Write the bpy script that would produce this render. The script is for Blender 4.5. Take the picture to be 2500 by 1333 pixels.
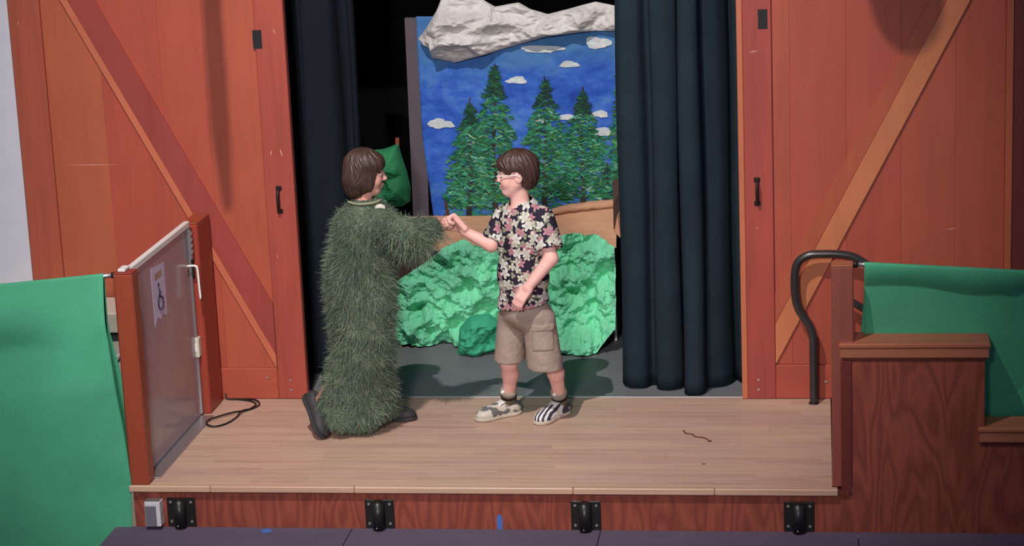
import bpy, bmesh, math, random
import numpy as np
from mathutils import Vector, Matrix, noise

for o in list(bpy.data.objects):
    bpy.data.objects.remove(o, do_unlink=True)
SC = bpy.context.scene
COL = SC.collection
random.seed(7)
RNG = np.random.default_rng(7)

# ------------------------------------------------------------------ camera
F, YAW, PITCH, ROLL = 5418.36, -0.1421, 0.2381, -0.0417
CAMP = np.array([3.0831, -9.1889, 3.2255])
_cy, _sy, _cp, _sp = math.cos(YAW), math.sin(YAW), math.cos(PITCH), math.sin(PITCH)
FW = np.array([_sy * _cp, _cy * _cp, -_sp]); _r = np.array([_cy, -_sy, 0.0]); _u = np.cross(_r, FW)
RT = _r * math.cos(ROLL) + _u * math.sin(ROLL); UP = -_r * math.sin(ROLL) + _u * math.cos(ROLL)
cd = bpy.data.cameras.new('camera'); cam = bpy.data.objects.new('camera', cd); COL.objects.link(cam)
cd.sensor_width = 36.0; cd.lens = 36.0 * F / 2500.0; cd.clip_end = 200
M = Matrix(((RT[0], UP[0], -FW[0], CAMP[0]), (RT[1], UP[1], -FW[1], CAMP[1]), (RT[2], UP[2], -FW[2], CAMP[2]), (0, 0, 0, 1)))
cam.matrix_world = M
SC.camera = cam
SC.view_settings.view_transform = 'Standard'
SC.view_settings.look = 'None'
SC.view_settings.gamma = 1.0
SC.view_settings.use_curve_mapping = False
SC.view_settings.exposure = 0.12

# ------------------------------------------------------------------ light
W = bpy.data.worlds.new('house_light'); SC.world = W; W.use_nodes = True
W.node_tree.nodes['Background'].inputs[0].default_value = (0.47, 0.51, 0.76, 1)
W.node_tree.nodes['Background'].inputs[1].default_value = 0.24
LAMP = Vector((0.95, -3.3, 6.6))

def spot(name, loc, target, power, col, angle, blend, size):
    d = bpy.data.lights.new(name, 'SPOT'); d.energy = power; d.color = col
    d.spot_size = math.radians(angle); d.spot_blend = blend; d.shadow_soft_size = size
    o = bpy.data.objects.new(name, d); COL.objects.link(o); o.location = loc
    o.rotation_euler = (Vector(target) - Vector(loc)).to_track_quat('-Z', 'Y').to_euler()
    return o
spot('stage_and_fill_spot', LAMP, (1.3, 1.75, 0.7), 1500, (1.0, 0.93, 0.87), 56, 0.9, 0.03)
spot('stage_and_fill_spot', (1.9, -8.8, 4.0), (1.2, 1.6, 0.9), 1850, (1.0, 0.93, 0.90), 36, 1.0, 0.4)  # added soft fill, placed so its shadows hide behind the boys

# ------------------------------------------------------------------ geometry helpers
def ray(u, v):
    return FW + (u - 1250) / F * RT - (v - 666.5) / F * UP
def PY(u, v, y):
    d = ray(u, v); return CAMP + d * ((y - CAMP[1]) / d[1])
def PZ(u, v, z=0.0):
    d = ray(u, v); return CAMP + d * ((z - CAMP[2]) / d[2])
def PX(u, v, x):
    d = ray(u, v); return CAMP + d * ((x - CAMP[0]) / d[0])

def link(name, me, mat=None, parent=None):
    o = bpy.data.objects.new(name, me); COL.objects.link(o)
    if mat is not None and len(me.materials) == 0: me.materials.append(mat)
    if parent is not None: o.parent = parent
    return o
def from_bm(name, bm, mat, parent=None, smooth=False):
    me = bpy.data.meshes.new(name); bmesh.ops.recalc_face_normals(bm, faces=bm.faces)
    bm.to_mesh(me); bm.free()
    if smooth:
        for p in me.polygons: p.use_smooth = True
    return link(name, me, mat, parent)
def add_box(bm, lo, hi, bev=0.0):
    r = bmesh.ops.create_cube(bm, size=1.0); vs = r['verts']
    for v in vs:
        v.co = Vector([lo[i] + (v.co[i] + 0.5) * (hi[i] - lo[i]) for i in range(3)])
    if bev > 0:
        es = list({e for v in vs for e in v.link_edges})
        bmesh.ops.bevel(bm, geom=es, offset=bev, segments=1, affect='EDGES')
def box(name, lo, hi, mat, parent=None, bev=0.003):
    bm = bmesh.new(); add_box(bm, lo, hi, bev); return from_bm(name, bm, mat, parent)
def add_prism(bm, pts, y0, y1):
    a = [bm.verts.new((x, y0, z)) for x, z in pts]; b = [bm.verts.new((x, y1, z)) for x, z in pts]
    bm.faces.new(a); bm.faces.new(b[::-1]); n = len(pts)
    for i in range(n): bm.faces.new((a[i], b[i], b[(i + 1) % n], a[(i + 1) % n]))
def prism(name, pts, y0, y1, mat, parent=None, bev=0.0):
    bm = bmesh.new(); add_prism(bm, pts, y0, y1)
    if bev: bmesh.ops.bevel(bm, geom=list(bm.edges), offset=bev, segments=1, affect='EDGES')
    return from_bm(name, bm, mat, parent)
def add_cyl(bm, a, b, r0, r1=None, n=16):
    a, b = Vector(a), Vector(b); d = b - a
    m = Matrix.Translation((a + b) / 2) @ d.to_track_quat('Z', 'Y').to_matrix().to_4x4()
    bmesh.ops.create_cone(bm, cap_ends=True, segments=n, radius1=r0, radius2=r0 if r1 is None else r1, depth=d.length, matrix=m)
def cyl(name, a, b, r0, mat, parent=None, n=16, r1=None):
    bm = bmesh.new(); add_cyl(bm, a, b, r0, r1, n)
    o = from_bm(name, bm, mat, parent)
    for p in o.data.polygons: p.use_smooth = len(p.vertices) == 4
    return o
def smooth_path(pts, k=6):
    pts = [Vector(p) for p in pts]; out = []
    for i in range(len(pts) - 1):
        p0 = pts[max(i - 1, 0)]; p1 = pts[i]; p2 = pts[i + 1]; p3 = pts[min(i + 2, len(pts) - 1)]
        for j in range(k):
            t = j / k
            out.append(0.5 * (2 * p1 + (p2 - p0) * t + (2 * p0 - 5 * p1 + 4 * p2 - p3) * t * t + (3 * p1 - p0 - 3 * p2 + p3) * t ** 3))
    out.append(pts[-1]); return out
def tube(name, pts, r, mat, parent=None, n=12, k=6, flat=1.0):
    path = smooth_path(pts, k) if k > 1 else [Vector(p) for p in pts]
    bm = bmesh.new(); rings = []; ref = Vector((0, 1, 0.01)).normalized()
    for i, p in enumerate(path):
        t = (path[min(i + 1, len(path) - 1)] - path[max(i - 1, 0)]).normalized()
        if abs(t.dot(ref)) > 0.95: ref = Vector((0, 0, 1))
        s = (ref - t * ref.dot(t)).normalized(); q = t.cross(s); ref = s
        rings.append([bm.verts.new(p + r * (math.cos(a) * s * flat + math.sin(a) * q)) for a in [2 * math.pi * j / n for j in range(n)]])
    for a, b in zip(rings, rings[1:]):
        for j in range(n): bm.faces.new((a[j], a[(j + 1) % n], b[(j + 1) % n], b[j]))
    bm.faces.new(rings[0][::-1]); bm.faces.new(rings[-1])
    return from_bm(name, bm, mat, parent, True)
def grid_mesh(name, fn, nu, nv, mat, parent=None, smooth=True, thick=0.0):
    vs = []
    for j in range(nv + 1):
        for i in range(nu + 1): vs.append(tuple(fn(i / nu, j / nv)))
    fs = [(j * (nu + 1) + i, j * (nu + 1) + i + 1, (j + 1) * (nu + 1) + i + 1, (j + 1) * (nu + 1) + i) for j in range(nv) for i in range(nu)]
    me = bpy.data.meshes.new(name); me.from_pydata(vs, [], fs); me.update()
    for p in me.polygons: p.use_smooth = smooth
    o = link(name, me, mat, parent)
    if thick:
        md = o.modifiers.new('thickness', 'SOLIDIFY'); md.thickness = thick; md.offset = 0
    return o
def empty(name, loc=(0, 0, 0)):
    o = bpy.data.objects.new(name, None); COL.objects.link(o); o.location = loc; o.empty_display_size = 0.1
    bpy.context.view_layer.update()
    return o
def adopt(root):
    """children were built in world space: keep them where they stand"""
    bpy.context.view_layer.update()
    for c in root.children: c.matrix_parent_inverse = root.matrix_world.inverted()
def tag(o, label, cat, group=None):
    o['label'] = label; o['category'] = cat
    if group: o['group'] = group
    return o
def struct(o, label=None, cat=None):
    o['kind'] = 'structure'
    if label: o['label'] = label
    if cat: o['category'] = cat
    return o
def interp(x, tab):
    if x <= tab[0][0]: return tab[0][1]
    for (a, b), (c, d) in zip(tab, tab[1:]):
        if x <= c: return b + (d - b) * (x - a) / (c - a)
    return tab[-1][1]

# ------------------------------------------------------------------ materials
def lin(c):
    return tuple(((x / 255) / 12.92 if x / 255 <= 0.04045 else ((x / 255 + 0.055) / 1.055) ** 2.4) for x in c)
class NT:
    def __init__(s, name):
        s.m = bpy.data.materials.new(name); s.m.use_nodes = True; s.t = s.m.node_tree; s.b = s.t.nodes['Principled BSDF']
    def n(s, typ, **kw):
        x = s.t.nodes.new(typ)
        for k, v in kw.items():
            if k.startswith('i_'): x.inputs[int(k[2:])].default_value = v
            else: setattr(x, k, v)
        return x
    def l(s, a, b): s.t.links.new(a, b)
    def coords(s, scale=(1, 1, 1), gen=False, rot=(0, 0, 0)):
        tc = s.n('ShaderNodeTexCoord'); mp = s.n('ShaderNodeMapping'); s.l(tc.outputs['Object'], mp.inputs[0])
        mp.inputs['Scale'].default_value = scale; mp.inputs['Rotation'].default_value = rot; return mp.outputs[0]
    def noise(s, co, scale, detail=4, rough=0.55, dist=0.0):
        x = s.n('ShaderNodeTexNoise'); s.l(co, x.inputs['Vector']); x.inputs['Scale'].default_value = scale
        x.inputs['Detail'].default_value = detail; x.inputs['Roughness'].default_value = rough; x.inputs['Distortion'].default_value = dist
        return x.outputs['Fac']
    def ramp(s, fac, stops):
        x = s.n('ShaderNodeValToRGB'); s.l(fac, x.inputs[0]); e = x.color_ramp.elements
        while len(e) < len(stops): e.new(0.5)
        for k, (p, c) in enumerate(stops): e[k].position = p; e[k].color = (*c, 1)
        return x.outputs[0]
    def mix(s, fac, a, b, mode='MIX'):
        x = s.n('ShaderNodeMix', data_type='RGBA', blend_type=mode)
        if isinstance(fac, (int, float)): x.inputs[0].default_value = fac
        else: s.l(fac, x.inputs[0])
        for k, v in ((6, a), (7, b)):
            if isinstance(v, tuple): x.inputs[k].default_value = (*v, 1)
            else: s.l(v, x.inputs[k])
        return x.outputs[2]
    def math(s, op, a, b=0.0, c=None):
        x = s.n('ShaderNodeMath', operation=op)
        for k, v in ((0, a), (1, b), (2, c)):
            if v is None: continue
            if isinstance(v, (int, float)): x.inputs[k].default_value = v
            else: s.l(v, x.inputs[k])
        return x.outputs[0]
    def bump(s, h, strength=0.3, dist=0.01):
        x = s.n('ShaderNodeBump'); s.l(h, x.inputs['Height']); x.inputs['Strength'].default_value = strength; x.inputs['Distance'].default_value = dist
        s.l(x.outputs[0], s.b.inputs['Normal'])
    def out(s, col, rough=0.6, spec=0.4, metal=0.0):
        if isinstance(col, tuple): s.b.inputs['Base Color'].default_value = (*col, 1)
        else: s.l(col, s.b.inputs['Base Color'])
        s.b.inputs['Roughness'].default_value = rough; s.b.inputs['Specular IOR Level'].default_value = spec; s.b.inputs['Metallic'].default_value = metal
        return s.m
def plain(name, c, rough=0.6, spec=0.4, metal=0.0, var=0.12, scale=9.0, bump=0.0):
    t = NT(name); c = lin(c); co = t.coords(); f = t.noise(co, scale)
    a = tuple(x * (1 - var) for x in c); b = tuple(min(1, x * (1 + var)) for x in c)
    if bump: t.bump(t.noise(co, scale * 8), bump, 0.004)
    return t.out(t.ramp(f, [(0.3, a), (0.7, b)]), rough, spec, metal)
def wood(name, c, axis=2, var=0.22, rough=0.5, grain=1.0, spec=0.35, rnd=0.16, streak=None):
    """grain streaks run along the given axis, each board gets its own tone"""
    t = NT(name); c = lin(c); sc = [26.0 * grain] * 3; sc[axis] = 1.3
    info = t.n('ShaderNodeObjectInfo')
    tc = t.n('ShaderNodeTexCoord'); ad = t.n('ShaderNodeVectorMath', operation='ADD'); t.l(tc.outputs['Object'], ad.inputs[0])
    mu = t.math('MULTIPLY', info.outputs['Random'], 37.0); t.l(mu, ad.inputs[1])
    mp = t.n('ShaderNodeMapping'); t.l(ad.outputs[0], mp.inputs[0]); mp.inputs['Scale'].default_value = sc
    f = t.noise(mp.outputs[0], 1.0, 6, 0.6, 0.4)
    lo = streak and lin(streak) or tuple(x * (1 - var) for x in c); hi = tuple(min(1, x * (1 + var * 0.7)) for x in c)
    col = t.ramp(f, [(0.28, lo), (0.5, c), (0.75, hi)])
    big = t.noise(ad.outputs[0], 1.7, 3)
    hs = t.n('ShaderNodeHueSaturation'); t.l(col, hs.inputs['Color'])
    v = t.math('MULTIPLY_ADD', info.outputs['Random'], rnd * 2, 1 - rnd); v = t.math('MULTIPLY', v, t.math('MULTIPLY_ADD', big, 0.36, 0.82)); t.l(v, hs.inputs['Value'])
    h = t.math('MULTIPLY_ADD', info.outputs['Random'], 0.014, 0.493); t.l(h, hs.inputs['Hue'])
    t.bump(f, 0.12, 0.003)
    return t.out(hs.outputs[0], rough, spec)
def plywood(name, c, dark, scale=(2.6, 2.6, 0.55)):
    t = NT(name); co = t.coords(scale)
    n1 = t.noise(co, 2.2, 2, 0.5, 0.3)
    w = t.math('FRACT', t.math('MULTIPLY', n1, 11.0)); w = t.math('ABSOLUTE', t.math('SUBTRACT', w, 0.5))
    fine = t.noise(t.coords((60, 60, 5)), 1.0, 5)
    f = t.math('MULTIPLY_ADD', fine, 0.5, t.math('MULTIPLY', w, 1.1))
    col = t.ramp(f, [(0.25, lin(dark)), (0.62, lin(c)), (0.95, tuple(min(1, x * 1.25) for x in lin(c)))])
    t.bump(fine, 0.15, 0.002)
    return t.out(col, 0.55, 0.3)
def paper(name, c, var=0.14, rough=0.75):
    t = NT(name); c = lin(c); co = t.coords(); f = t.noise(co, 3.0, 5, 0.6)
    a = tuple(x * (1 - var) for x in c); b = tuple(min(1, x * (1 + var)) for x in c)
    t.bump(t.noise(co, 30, 6, 0.65), 0.25, 0.006)
    return t.out(t.ramp(f, [(0.3, a), (0.7, b)]), rough, 0.25)
def attr_mat(name, rough=0.8, spec=0.2):
    t = NT(name); a = t.n('ShaderNodeAttribute', attribute_name='tint'); return t.out(a.outputs['Color'], rough, spec)

MT = {}
MT['door_l'] = wood('stained_cedar', (168, 82, 61), 2, 0.10, 0.5, 0.5, rnd=0.05)
MT['door_lx'] = wood('stained_cedar_rail', (168, 82, 61), 0, 0.10, 0.5, 0.5, rnd=0.05)
MT['brace'] = wood('stained_cedar_brace', (150, 68, 58), 2, 0.10, 0.5, 0.5, rnd=0.03)
MT['brace_light'] = wood('pale_cedar_strip', (188, 108, 76), 2, 0.08, 0.5, 0.5, rnd=0.03)
MT['stile'] = wood('stained_cedar_stile', (164, 78, 62), 2, 0.14, 0.5, 0.7, rnd=0.05)
MT['maroon'] = wood('maroon_cedar', (100, 40, 40), 2, 0.12, 0.5, 0.6, rnd=0.03)
MT['post'] = wood('stained_post_wood', (148, 62, 46), 2, 0.10, 0.42, 0.6, rnd=0.04)
MT['newel'] = wood('brown_newel_wood', (142, 76, 64), 2, 0.10, 0.45, 0.6, rnd=0.03)
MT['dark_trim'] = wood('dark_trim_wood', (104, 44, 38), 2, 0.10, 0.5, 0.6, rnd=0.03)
MT['plank'] = wood('stage_floor_oak', (192, 160, 142), 0, 0.06, 0.45, 1.0, 0.35, rnd=0.03, streak=(176, 142, 122))
MT['nosing'] = wood('stage_nosing_oak', (196, 160, 136), 0, 0.15, 0.4, 1.0, rnd=0.05)
MT['cap'] = wood('cap_wood', (172, 104, 76), 0, 0.16, 0.45, 0.9, rnd=0.04)
MT['ply'] = plywood('stained_plywood', (142, 72, 56), (124, 60, 48))
MT['white_wall'] = plain('white_wall_paint', (206, 206, 216), 0.7, 0.2, var=0.03)
MT['black'] = plain('black_cloth', (9, 9, 12), 0.9, 0.1)
MT['grey_floor'] = plain('grey_painted_floor', (116, 118, 124), 0.55, 0.35, var=0.08, scale=3)
MT['carpet'] = plain('purple_grey_riser', (94, 84, 102), 0.9, 0.1, var=0.06, scale=4, bump=0.2)
MT['house_floor'] = plain('house_floor', (50, 48, 52), 0.8)
MT['metal'] = plain('aluminium', (180, 180, 184), 0.35, 0.5, 0.8, var=0.04)
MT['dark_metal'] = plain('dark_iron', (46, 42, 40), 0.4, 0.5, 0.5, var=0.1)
MT['black_metal'] = plain('black_steel', (30, 30, 29), 0.4, 0.5, 0.1, var=0.1)
MT['bolt'] = plain('bolt_zinc', (170, 172, 168), 0.3, 0.5, 0.6)
MT['rail_black'] = plain('black_rail_paint', (48, 45, 46), 0.28, 0.6, 0.0, var=0.06)
MT['cream'] = plain('cream_enamel', (205, 198, 184), 0.5, 0.4, var=0.04)
MT['white'] = plain('white_plastic', (226, 224, 220), 0.4, 0.4, var=0.03)
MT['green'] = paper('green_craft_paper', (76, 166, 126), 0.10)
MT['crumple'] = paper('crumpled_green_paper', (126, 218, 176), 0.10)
MT['teal'] = paper('teal_green_paper', (62, 168, 130), 0.12)
MT['bush'] = paper('dark_green_paper', (46, 128, 84), 0.12)
MT['cloud'] = paper('cloud_paper', (210, 207, 206), 0.06)
MT['brown'] = paper('brown_kraft_paper', (196, 150, 120), 0.10)
MT['card'] = paper('cardboard', (190, 138, 112), 0.06)
MT['card_shade'] = paper('cardboard_shaded', (70, 52, 48), 0.08)  # unlit cardboard side, its shade put into the colour
MT['flat'] = plain('grey_flat_paint', (92, 84, 92), 0.8, 0.15, var=0.06)
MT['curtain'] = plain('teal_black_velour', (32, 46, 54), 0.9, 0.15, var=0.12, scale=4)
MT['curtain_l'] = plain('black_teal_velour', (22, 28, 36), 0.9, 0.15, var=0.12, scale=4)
MT['tape'] = plain('black_tape', (26, 22, 26), 0.6)
MT['blue'] = plain('blue_tape', (70, 110, 180), 0.6)
MT['sign'] = plain('sign_paper', (206, 190, 214), 0.5, var=0.03)
MT['ink'] = plain('dark_ink', (40, 26, 60), 0.6)
MT['ochre'] = plain('ochre_print', (176, 140, 120), 0.6)
MT['scuff'] = plain('pale_scuff', (206, 150, 140), 0.7)
MT['stick'] = plain('brown_stick', (120, 52, 38), 0.7)
MT['paint'] = attr_mat('poster_paint', 0.7, 0.25)
MT['strand'] = attr_mat('jute_strands', 0.9, 0.1)

def acrylic():
    t = NT('smoked_acrylic'); co = t.coords(); f = t.noise(co, 2.5, 3)
    m = t.out(t.ramp(f, [(0.3, lin((150, 136, 142))), (0.7, lin((164, 150, 152)))]), 0.18, 0.35)
    return m
MT['acrylic'] = acrylic()
def sky_paint():
    t = NT('painted_sky'); co = t.coords((1, 1, 1)); a = t.noise(co, 5.0, 5, 0.65, 0.6); b = t.noise(t.coords((6, 6, 18), rot=(0, 0.5, 0)), 1.6, 5, 0.7)
    f = t.math('MULTIPLY_ADD', b, 0.45, t.math('MULTIPLY', a, 0.6))
    col = t.ramp(f, [(0.36, lin((32, 70, 164))), (0.52, lin((50, 98, 196))), (0.66, lin((76, 128, 200)))])
    sep = t.n('ShaderNodeSeparateXYZ'); t.l(t.coords(), sep.inputs[0])
    h = t.math('MULTIPLY_ADD', t.math('SUBTRACT', sep.outputs[2], 1.36), 4.0, t.math('MULTIPLY', t.math('SUBTRACT', a, 0.5), 1.6))
    h = t.math('MINIMUM', t.math('MAXIMUM', h, 0.0), 0.75)
    col = t.mix(h, col, lin((70, 122, 168)))
    t.bump(t.noise(co, 22, 6, 0.7), 0.35, 0.008)
    return t.out(col, 0.7, 0.25)
MT['sky'] = sky_paint()

# ------------------------------------------------------------------ the setting
D = 1.322
# stage floor: sub-floor with strip boards laid on it
fl = struct(box('floor', (-0.013, 0.0, -0.03), (3.2, 1.352, -0.012), MT['dark_trim'], bev=0), 'pale worn wooden strip floor of the stage apron', 'floor')
RW = 0.0576; rows = 23
plank_me = None
def plank_mesh(L):
    bm = bmesh.new(); add_box(bm, (0, 0.0001, -0.012), (L, RW - 0.0001, 0.0), 0.0004); me = bpy.data.meshes.new('plank'); bm.to_mesh(me); bm.free(); me.materials.append(MT['plank']); return me
PL = {}
for j in range(rows):
    x = -0.013; y = 0.028 + j * RW
    first = True
    while x < 3.125:
        L = random.choice((0.5, 0.7, 0.9, 1.1, 1.3)) if not first else random.choice((0.3, 0.55, 0.8))
        first = False
        L = min(L, 3.127 - x); key = round(L, 3)
        if key not in PL: PL[key] = plank_mesh(key)
        o = link('plank', PL[key], None, fl); o.location = (x, y, 0); x += L
for a, b in ((-0.018, 0.36), (0.36, 1.02), (1.02, 2.0), (2.0, 2.62), (2.62, 3.152)):
    box('nosing_board', (a + 0.0006, -0.012, -0.03), (b - 0.0006, 0.028, 0.0), MT['nosing'], fl, 0.004)
box('metal_strip', (0.5, 1.3525, -0.005), (2.72, 1.366, 0.004), MT['metal'], fl, 0.001)

struct(box('floor_upstage', (-1.5, 1.352, -0.05), (5.0, 4.2, -0.004), MT['grey_floor'], bev=0), 'dark grey painted floor behind the doors', 'floor')
struct(box('wall_back', (-1.5, 4.0, -0.1), (5.0, 4.1, 4.2), MT['black'], bev=0), 'black back wall of the stage', 'wall')
struct(box('wall_upstage_left', (-1.5, 1.5, -0.1), (-1.4, 4.0, 4.2), MT['black'], bev=0), 'black side wall behind the left door', 'wall')
struct(box('wall_upstage_right', (4.9, 1.5, -0.1), (5.0, 4.0, 4.2), MT['black'], bev=0), 'black side wall behind the right door', 'wall')
struct(box('ceiling_upstage', (-1.5, 1.45, 4.2), (5.0, 4.1, 4.3), MT['black'], bev=0), 'black ceiling above the stage', 'ceiling')
struct(box('wall_left', (-3.2, D + 0.02, -0.8), (-0.885, D + 0.12, 3.12), MT['white_wall'], bev=0), 'plain white wall left of the left barn door', 'wall')
struct(box('floor_house', (-6, -12, -0.9), (8, 1.4, -0.8), MT['house_floor'], bev=0), 'dark floor of the hall below the stage', 'floor')

# plywood front of the stage with the stair side on the right
prism_pts = [(-0.005, -0.21), (4.6, -0.21), (4.6, 0.2), (3.769, 0.2), (3.769, 0.578), (3.213, 0.578), (3.213, -0.03), (-0.005, -0.03)]
struct(prism('wall_stage_front', prism_pts, 0.012, 0.03, MT['ply']), 'stained plywood front of the stage and stair side', 'wall')
t1 = empty('trim_1', (3.158, 0, 0.58)); struct(t1, 'wooden cap on top of the plywood stair side', 'trim')
box('cap_board', (3.158, -0.008, 0.632), (3.792, 0.187, 0.652), MT['cap'], t1, 0.004)
box('cap_moulding', (3.164, -0.002, 0.587), (3.786, 0.18, 0.631), MT['cap'], t1, 0.003)
box('cap_fillet', (3.175, 0.006, 0.574), (3.775, 0.17, 0.588), MT['dark_trim'], t1, 0.002); adopt(t1)
t2 = empty('trim_2', (3.745, 0, 0.2)); struct(t2, 'lower wooden cap of the stair side at the right edge', 'trim')
box('cap_board', (3.743, -0.008, 0.259), (4.6, 0.165, 0.279), MT['cap'], t2, 0.004)
box('cap_moulding', (3.749, -0.002, 0.212), (4.6, 0.16, 0.258), MT['cap'], t2, 0.003)
box('cap_fillet', (3.752, 0.006, 0.196), (4.6, 0.15, 0.212), MT['dark_trim'], t2, 0.002); adopt(t2)
struct(box('gap_shade_strip', (3.166, 0.006, -0.03), (3.212, 0.018, 0.573), MT['dark_trim'], bev=0.002), 'dark strip filling the shaded gap between the newel post and the plywood', 'trim')  # dark strip stands in for shade in the gap beside the post
struct(box('trim_4', (-0.030, 0.10, -0.03), (-0.014, 0.6, 0.215), MT['cream'], bev=0.002), 'cream edging board at the left end of the stage', 'trim')
struct(box('wall_stair_far', (3.6, 0.19, -0.8), (4.6, 1.3, -0.1), MT['dark_trim'], bev=0), 'dark stair body behind the plywood', 'wall')
# low purple-grey riser in front
rs = struct(box('floor_riser', (-0.098, -1.6, -0.8), (4.6, 0.0, -0.225), MT['house_floor'], bev=0), 'low riser platform in front of the stage', 'platform')
for a, b in ((-0.1, 0.998), (0.998, 2.115), (2.115, 3.236), (3.236, 4.6)):
    box('riser_panel', (a + 0.0015, -1.6, -0.225), (b - 0.0015, 0.008, -0.2), MT['carpet'], rs, 0.002)

# ------------------------------------------------------------------ barn doors
def screw(x, z, root, r=0.006):
    cyl('screw', (x, D - 0.002, z), (x, D - 0.0045, z), r, MT['bolt'], root, 10)
def handle(x, z, root):
    h = tube('handle', [(x, D - 0.006, z + 0.055), (x, D - 0.03, z + 0.045), (x, D - 0.036, z), (x, D - 0.03, z - 0.045), (x, D - 0.006, z - 0.055)], 0.0075, MT['dark_metal'], root, 10, 5)
    for s in (-1, 1):
        bm = bmesh.new(); add_box(bm, (x - 0.015, D - 0.006, z + s * 0.058 - 0.012), (x + 0.015, D, z + s * 0.058 + 0.012), 0.003)
        from_bm('handle_foot', bm, MT['dark_metal'], h)
ZT = 3.1
d1 = struct(empty('door_1', (-0.877, D, 0.0)), 'orange-red stained wooden barn door left of the opening', 'door')
box('left_stile', (-0.877, D, 0.0), (-0.715, D + 0.05, ZT), MT['stile'], d1, 0.004)
box('right_stile', (0.362, D, 0.002), (0.511, D + 0.05, ZT), MT['stile'], d1, 0.004)
box('bottom_rail', (-0.714, D + 0.001, 0.002), (0.361, D + 0.05, 0.162), MT['door_lx'], d1, 0.004)
box('top_rail', (-0.714, D + 0.001, ZT - 0.16), (0.361, D + 0.05, ZT), MT['door_lx'], d1, 0.004)
pw = [-0.714, -0.43, -0.128, 0.1, 0.361]
for a, b in zip(pw, pw[1:]):
    box('plank', (a + 0.0002, D + 0.014, 0.162), (b - 0.0002, D + 0.045, ZT - 0.16), MT['door_l'], d1, 0.0008)
def xl(z): return -0.607 + (2.047 - z) * 0.5133
prism('brace', [(xl(2.28) + 0.0365, 2.28), (xl(2.28) + 0.172, 2.28), (0.3605, 2.047 - (0.3605 - 0.172 + 0.607) / 0.5133), (0.3605, 0.234)], D + 0.002, D + 0.0135, MT['brace'], d1, 0.001)
prism('brace_strip', [(xl(2.28), 2.28), (xl(2.28) + 0.036, 2.28), (0.3605, 0.2335), (0.3605, 0.164), (0.3585, 0.164)], D + 0.0, D + 0.0135, MT['brace_light'], d1, 0.001)
handle(0.432, 1.032, d1)
def scuff(u0, v0, u1, v1, w, root, y):
    a, b = PY(u0, v0, y), PY(u1, v1, y); d = np.array([b[0] - a[0], b[2] - a[2]]); d /= np.linalg.norm(d); n_ = np.array([-d[1], d[0]]) * w
    prism('paint_scuff', [(a[0], a[2]), ((a[0] + b[0]) / 2 + n_[0], (a[2] + b[2]) / 2 + n_[1]), (b[0], b[2]), ((a[0] + b[0]) / 2 - n_[0], (a[2] + b[2]) / 2 - n_[1])], y - 0.0006, y + 0.001, MT['scuff'], root)
scuff(662, 366, 661, 380, 0.003, d1, D); scuff(683, 362, 690, 384, 0.003, d1, D); scuff(666, 68, 672, 84, 0.002, d1, D); scuff(676, 620, 678, 632, 0.002, d1, D)
scuff(150, 403, 298, 402, 0.0018, d1, D + 0.0138); scuff(46, 52, 42, 62, 0.002, d1, D)
box('tape_patch', (0.352, D - 0.0015, 1.785), (0.397, D + 0.0005, 1.876), MT['tape'], d1, 0.0)
for x, z in ((0.428, 0.10), (0.43, 0.05), (0.31, 0.115)): screw(x, z, d1)
adopt(d1)
d2 = struct(empty('door_2', (2.7, D, 0.0)), 'orange-red stained wooden barn door right of the opening', 'door')
box('edge_strip', (2.698, D - 0.001, 0.002), (2.726, D + 0.05, ZT), MT['brace_light'], d2, 0.003)
box('left_stile', (2.7265, D, 0.002), (2.862, D + 0.05, ZT), MT['stile'], d2, 0.003)
box('bottom_rail', (2.8625, D + 0.001, 0.002), (3.985, D + 0.05, 0.173), MT['door_lx'], d2, 0.004)
box('top_rail', (2.8625, D + 0.001, ZT - 0.16), (3.985, D + 0.05, ZT), MT['door_lx'], d2, 0.004)
pw = [2.863, 2.945, 3.21, 3.467, 3.72, 3.95]
for a, b in zip(pw, pw[1:]):
    box('plank', (a + 0.0002, D + 0.014, 0.174), (b - 0.0002, D + 0.045, ZT - 0.16), MT['door_l'], d2, 0.0008)
box('right_stile', (3.951, D, 0.174), (3.985, D + 0.05, ZT - 0.16), MT['door_l'], d2, 0.003)
def xr(z): return 2.866 + (z - 0.174) * 0.521
prism('brace_strip', [(xr(2.2), 2.2), (xr(2.2) - 0.108, 2.2), (2.8635, 0.174 + 0.108 / 0.521), (2.8635, 0.176)], D + 0.0, D + 0.0135, MT['brace_light'], d2, 0.001)
prism('brace', [(xr(2.2) - 0.1085, 2.2), (xr(2.2) - 0.188, 2.2), (2.8635, 0.174 + 0.188 / 0.521), (2.8635, 0.174 + 0.1095 / 0.521)], D + 0.003, D + 0.0135, MT['door_l'], d2, 0.001)
handle(2.785, 1.042, d2); scuff(1828, 128, 1850, 124, 0.003, d2, D); scuff(1848, 554, 1849, 560, 0.003, d2, D); scuff(2305, 562, 2340, 556, 0.0018, d2, D + 0.0138)
box('tape_patch', (2.800, D - 0.0015, 1.825), (2.845, D + 0.0005, 1.918), MT['tape'], d2, 0.0)
for x, z in ((2.778, 0.10), (2.778, 0.05), (3.105, 0.09)): screw(x, z, d2)
adopt(d2)
struct(box('wall_right', (3.987, D + 0.004, -0.8), (5.2, D + 0.06, 3.12), MT['maroon'], bev=0.002), 'dark maroon wood panelling right of the right barn door', 'wall')
struct(box('wall_over_doors', (-3.2, D + 0.05, ZT + 0.02), (5.2, D + 0.12, 6.95), MT['maroon'], bev=0), 'wall above the barn doors', 'wall')

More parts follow.
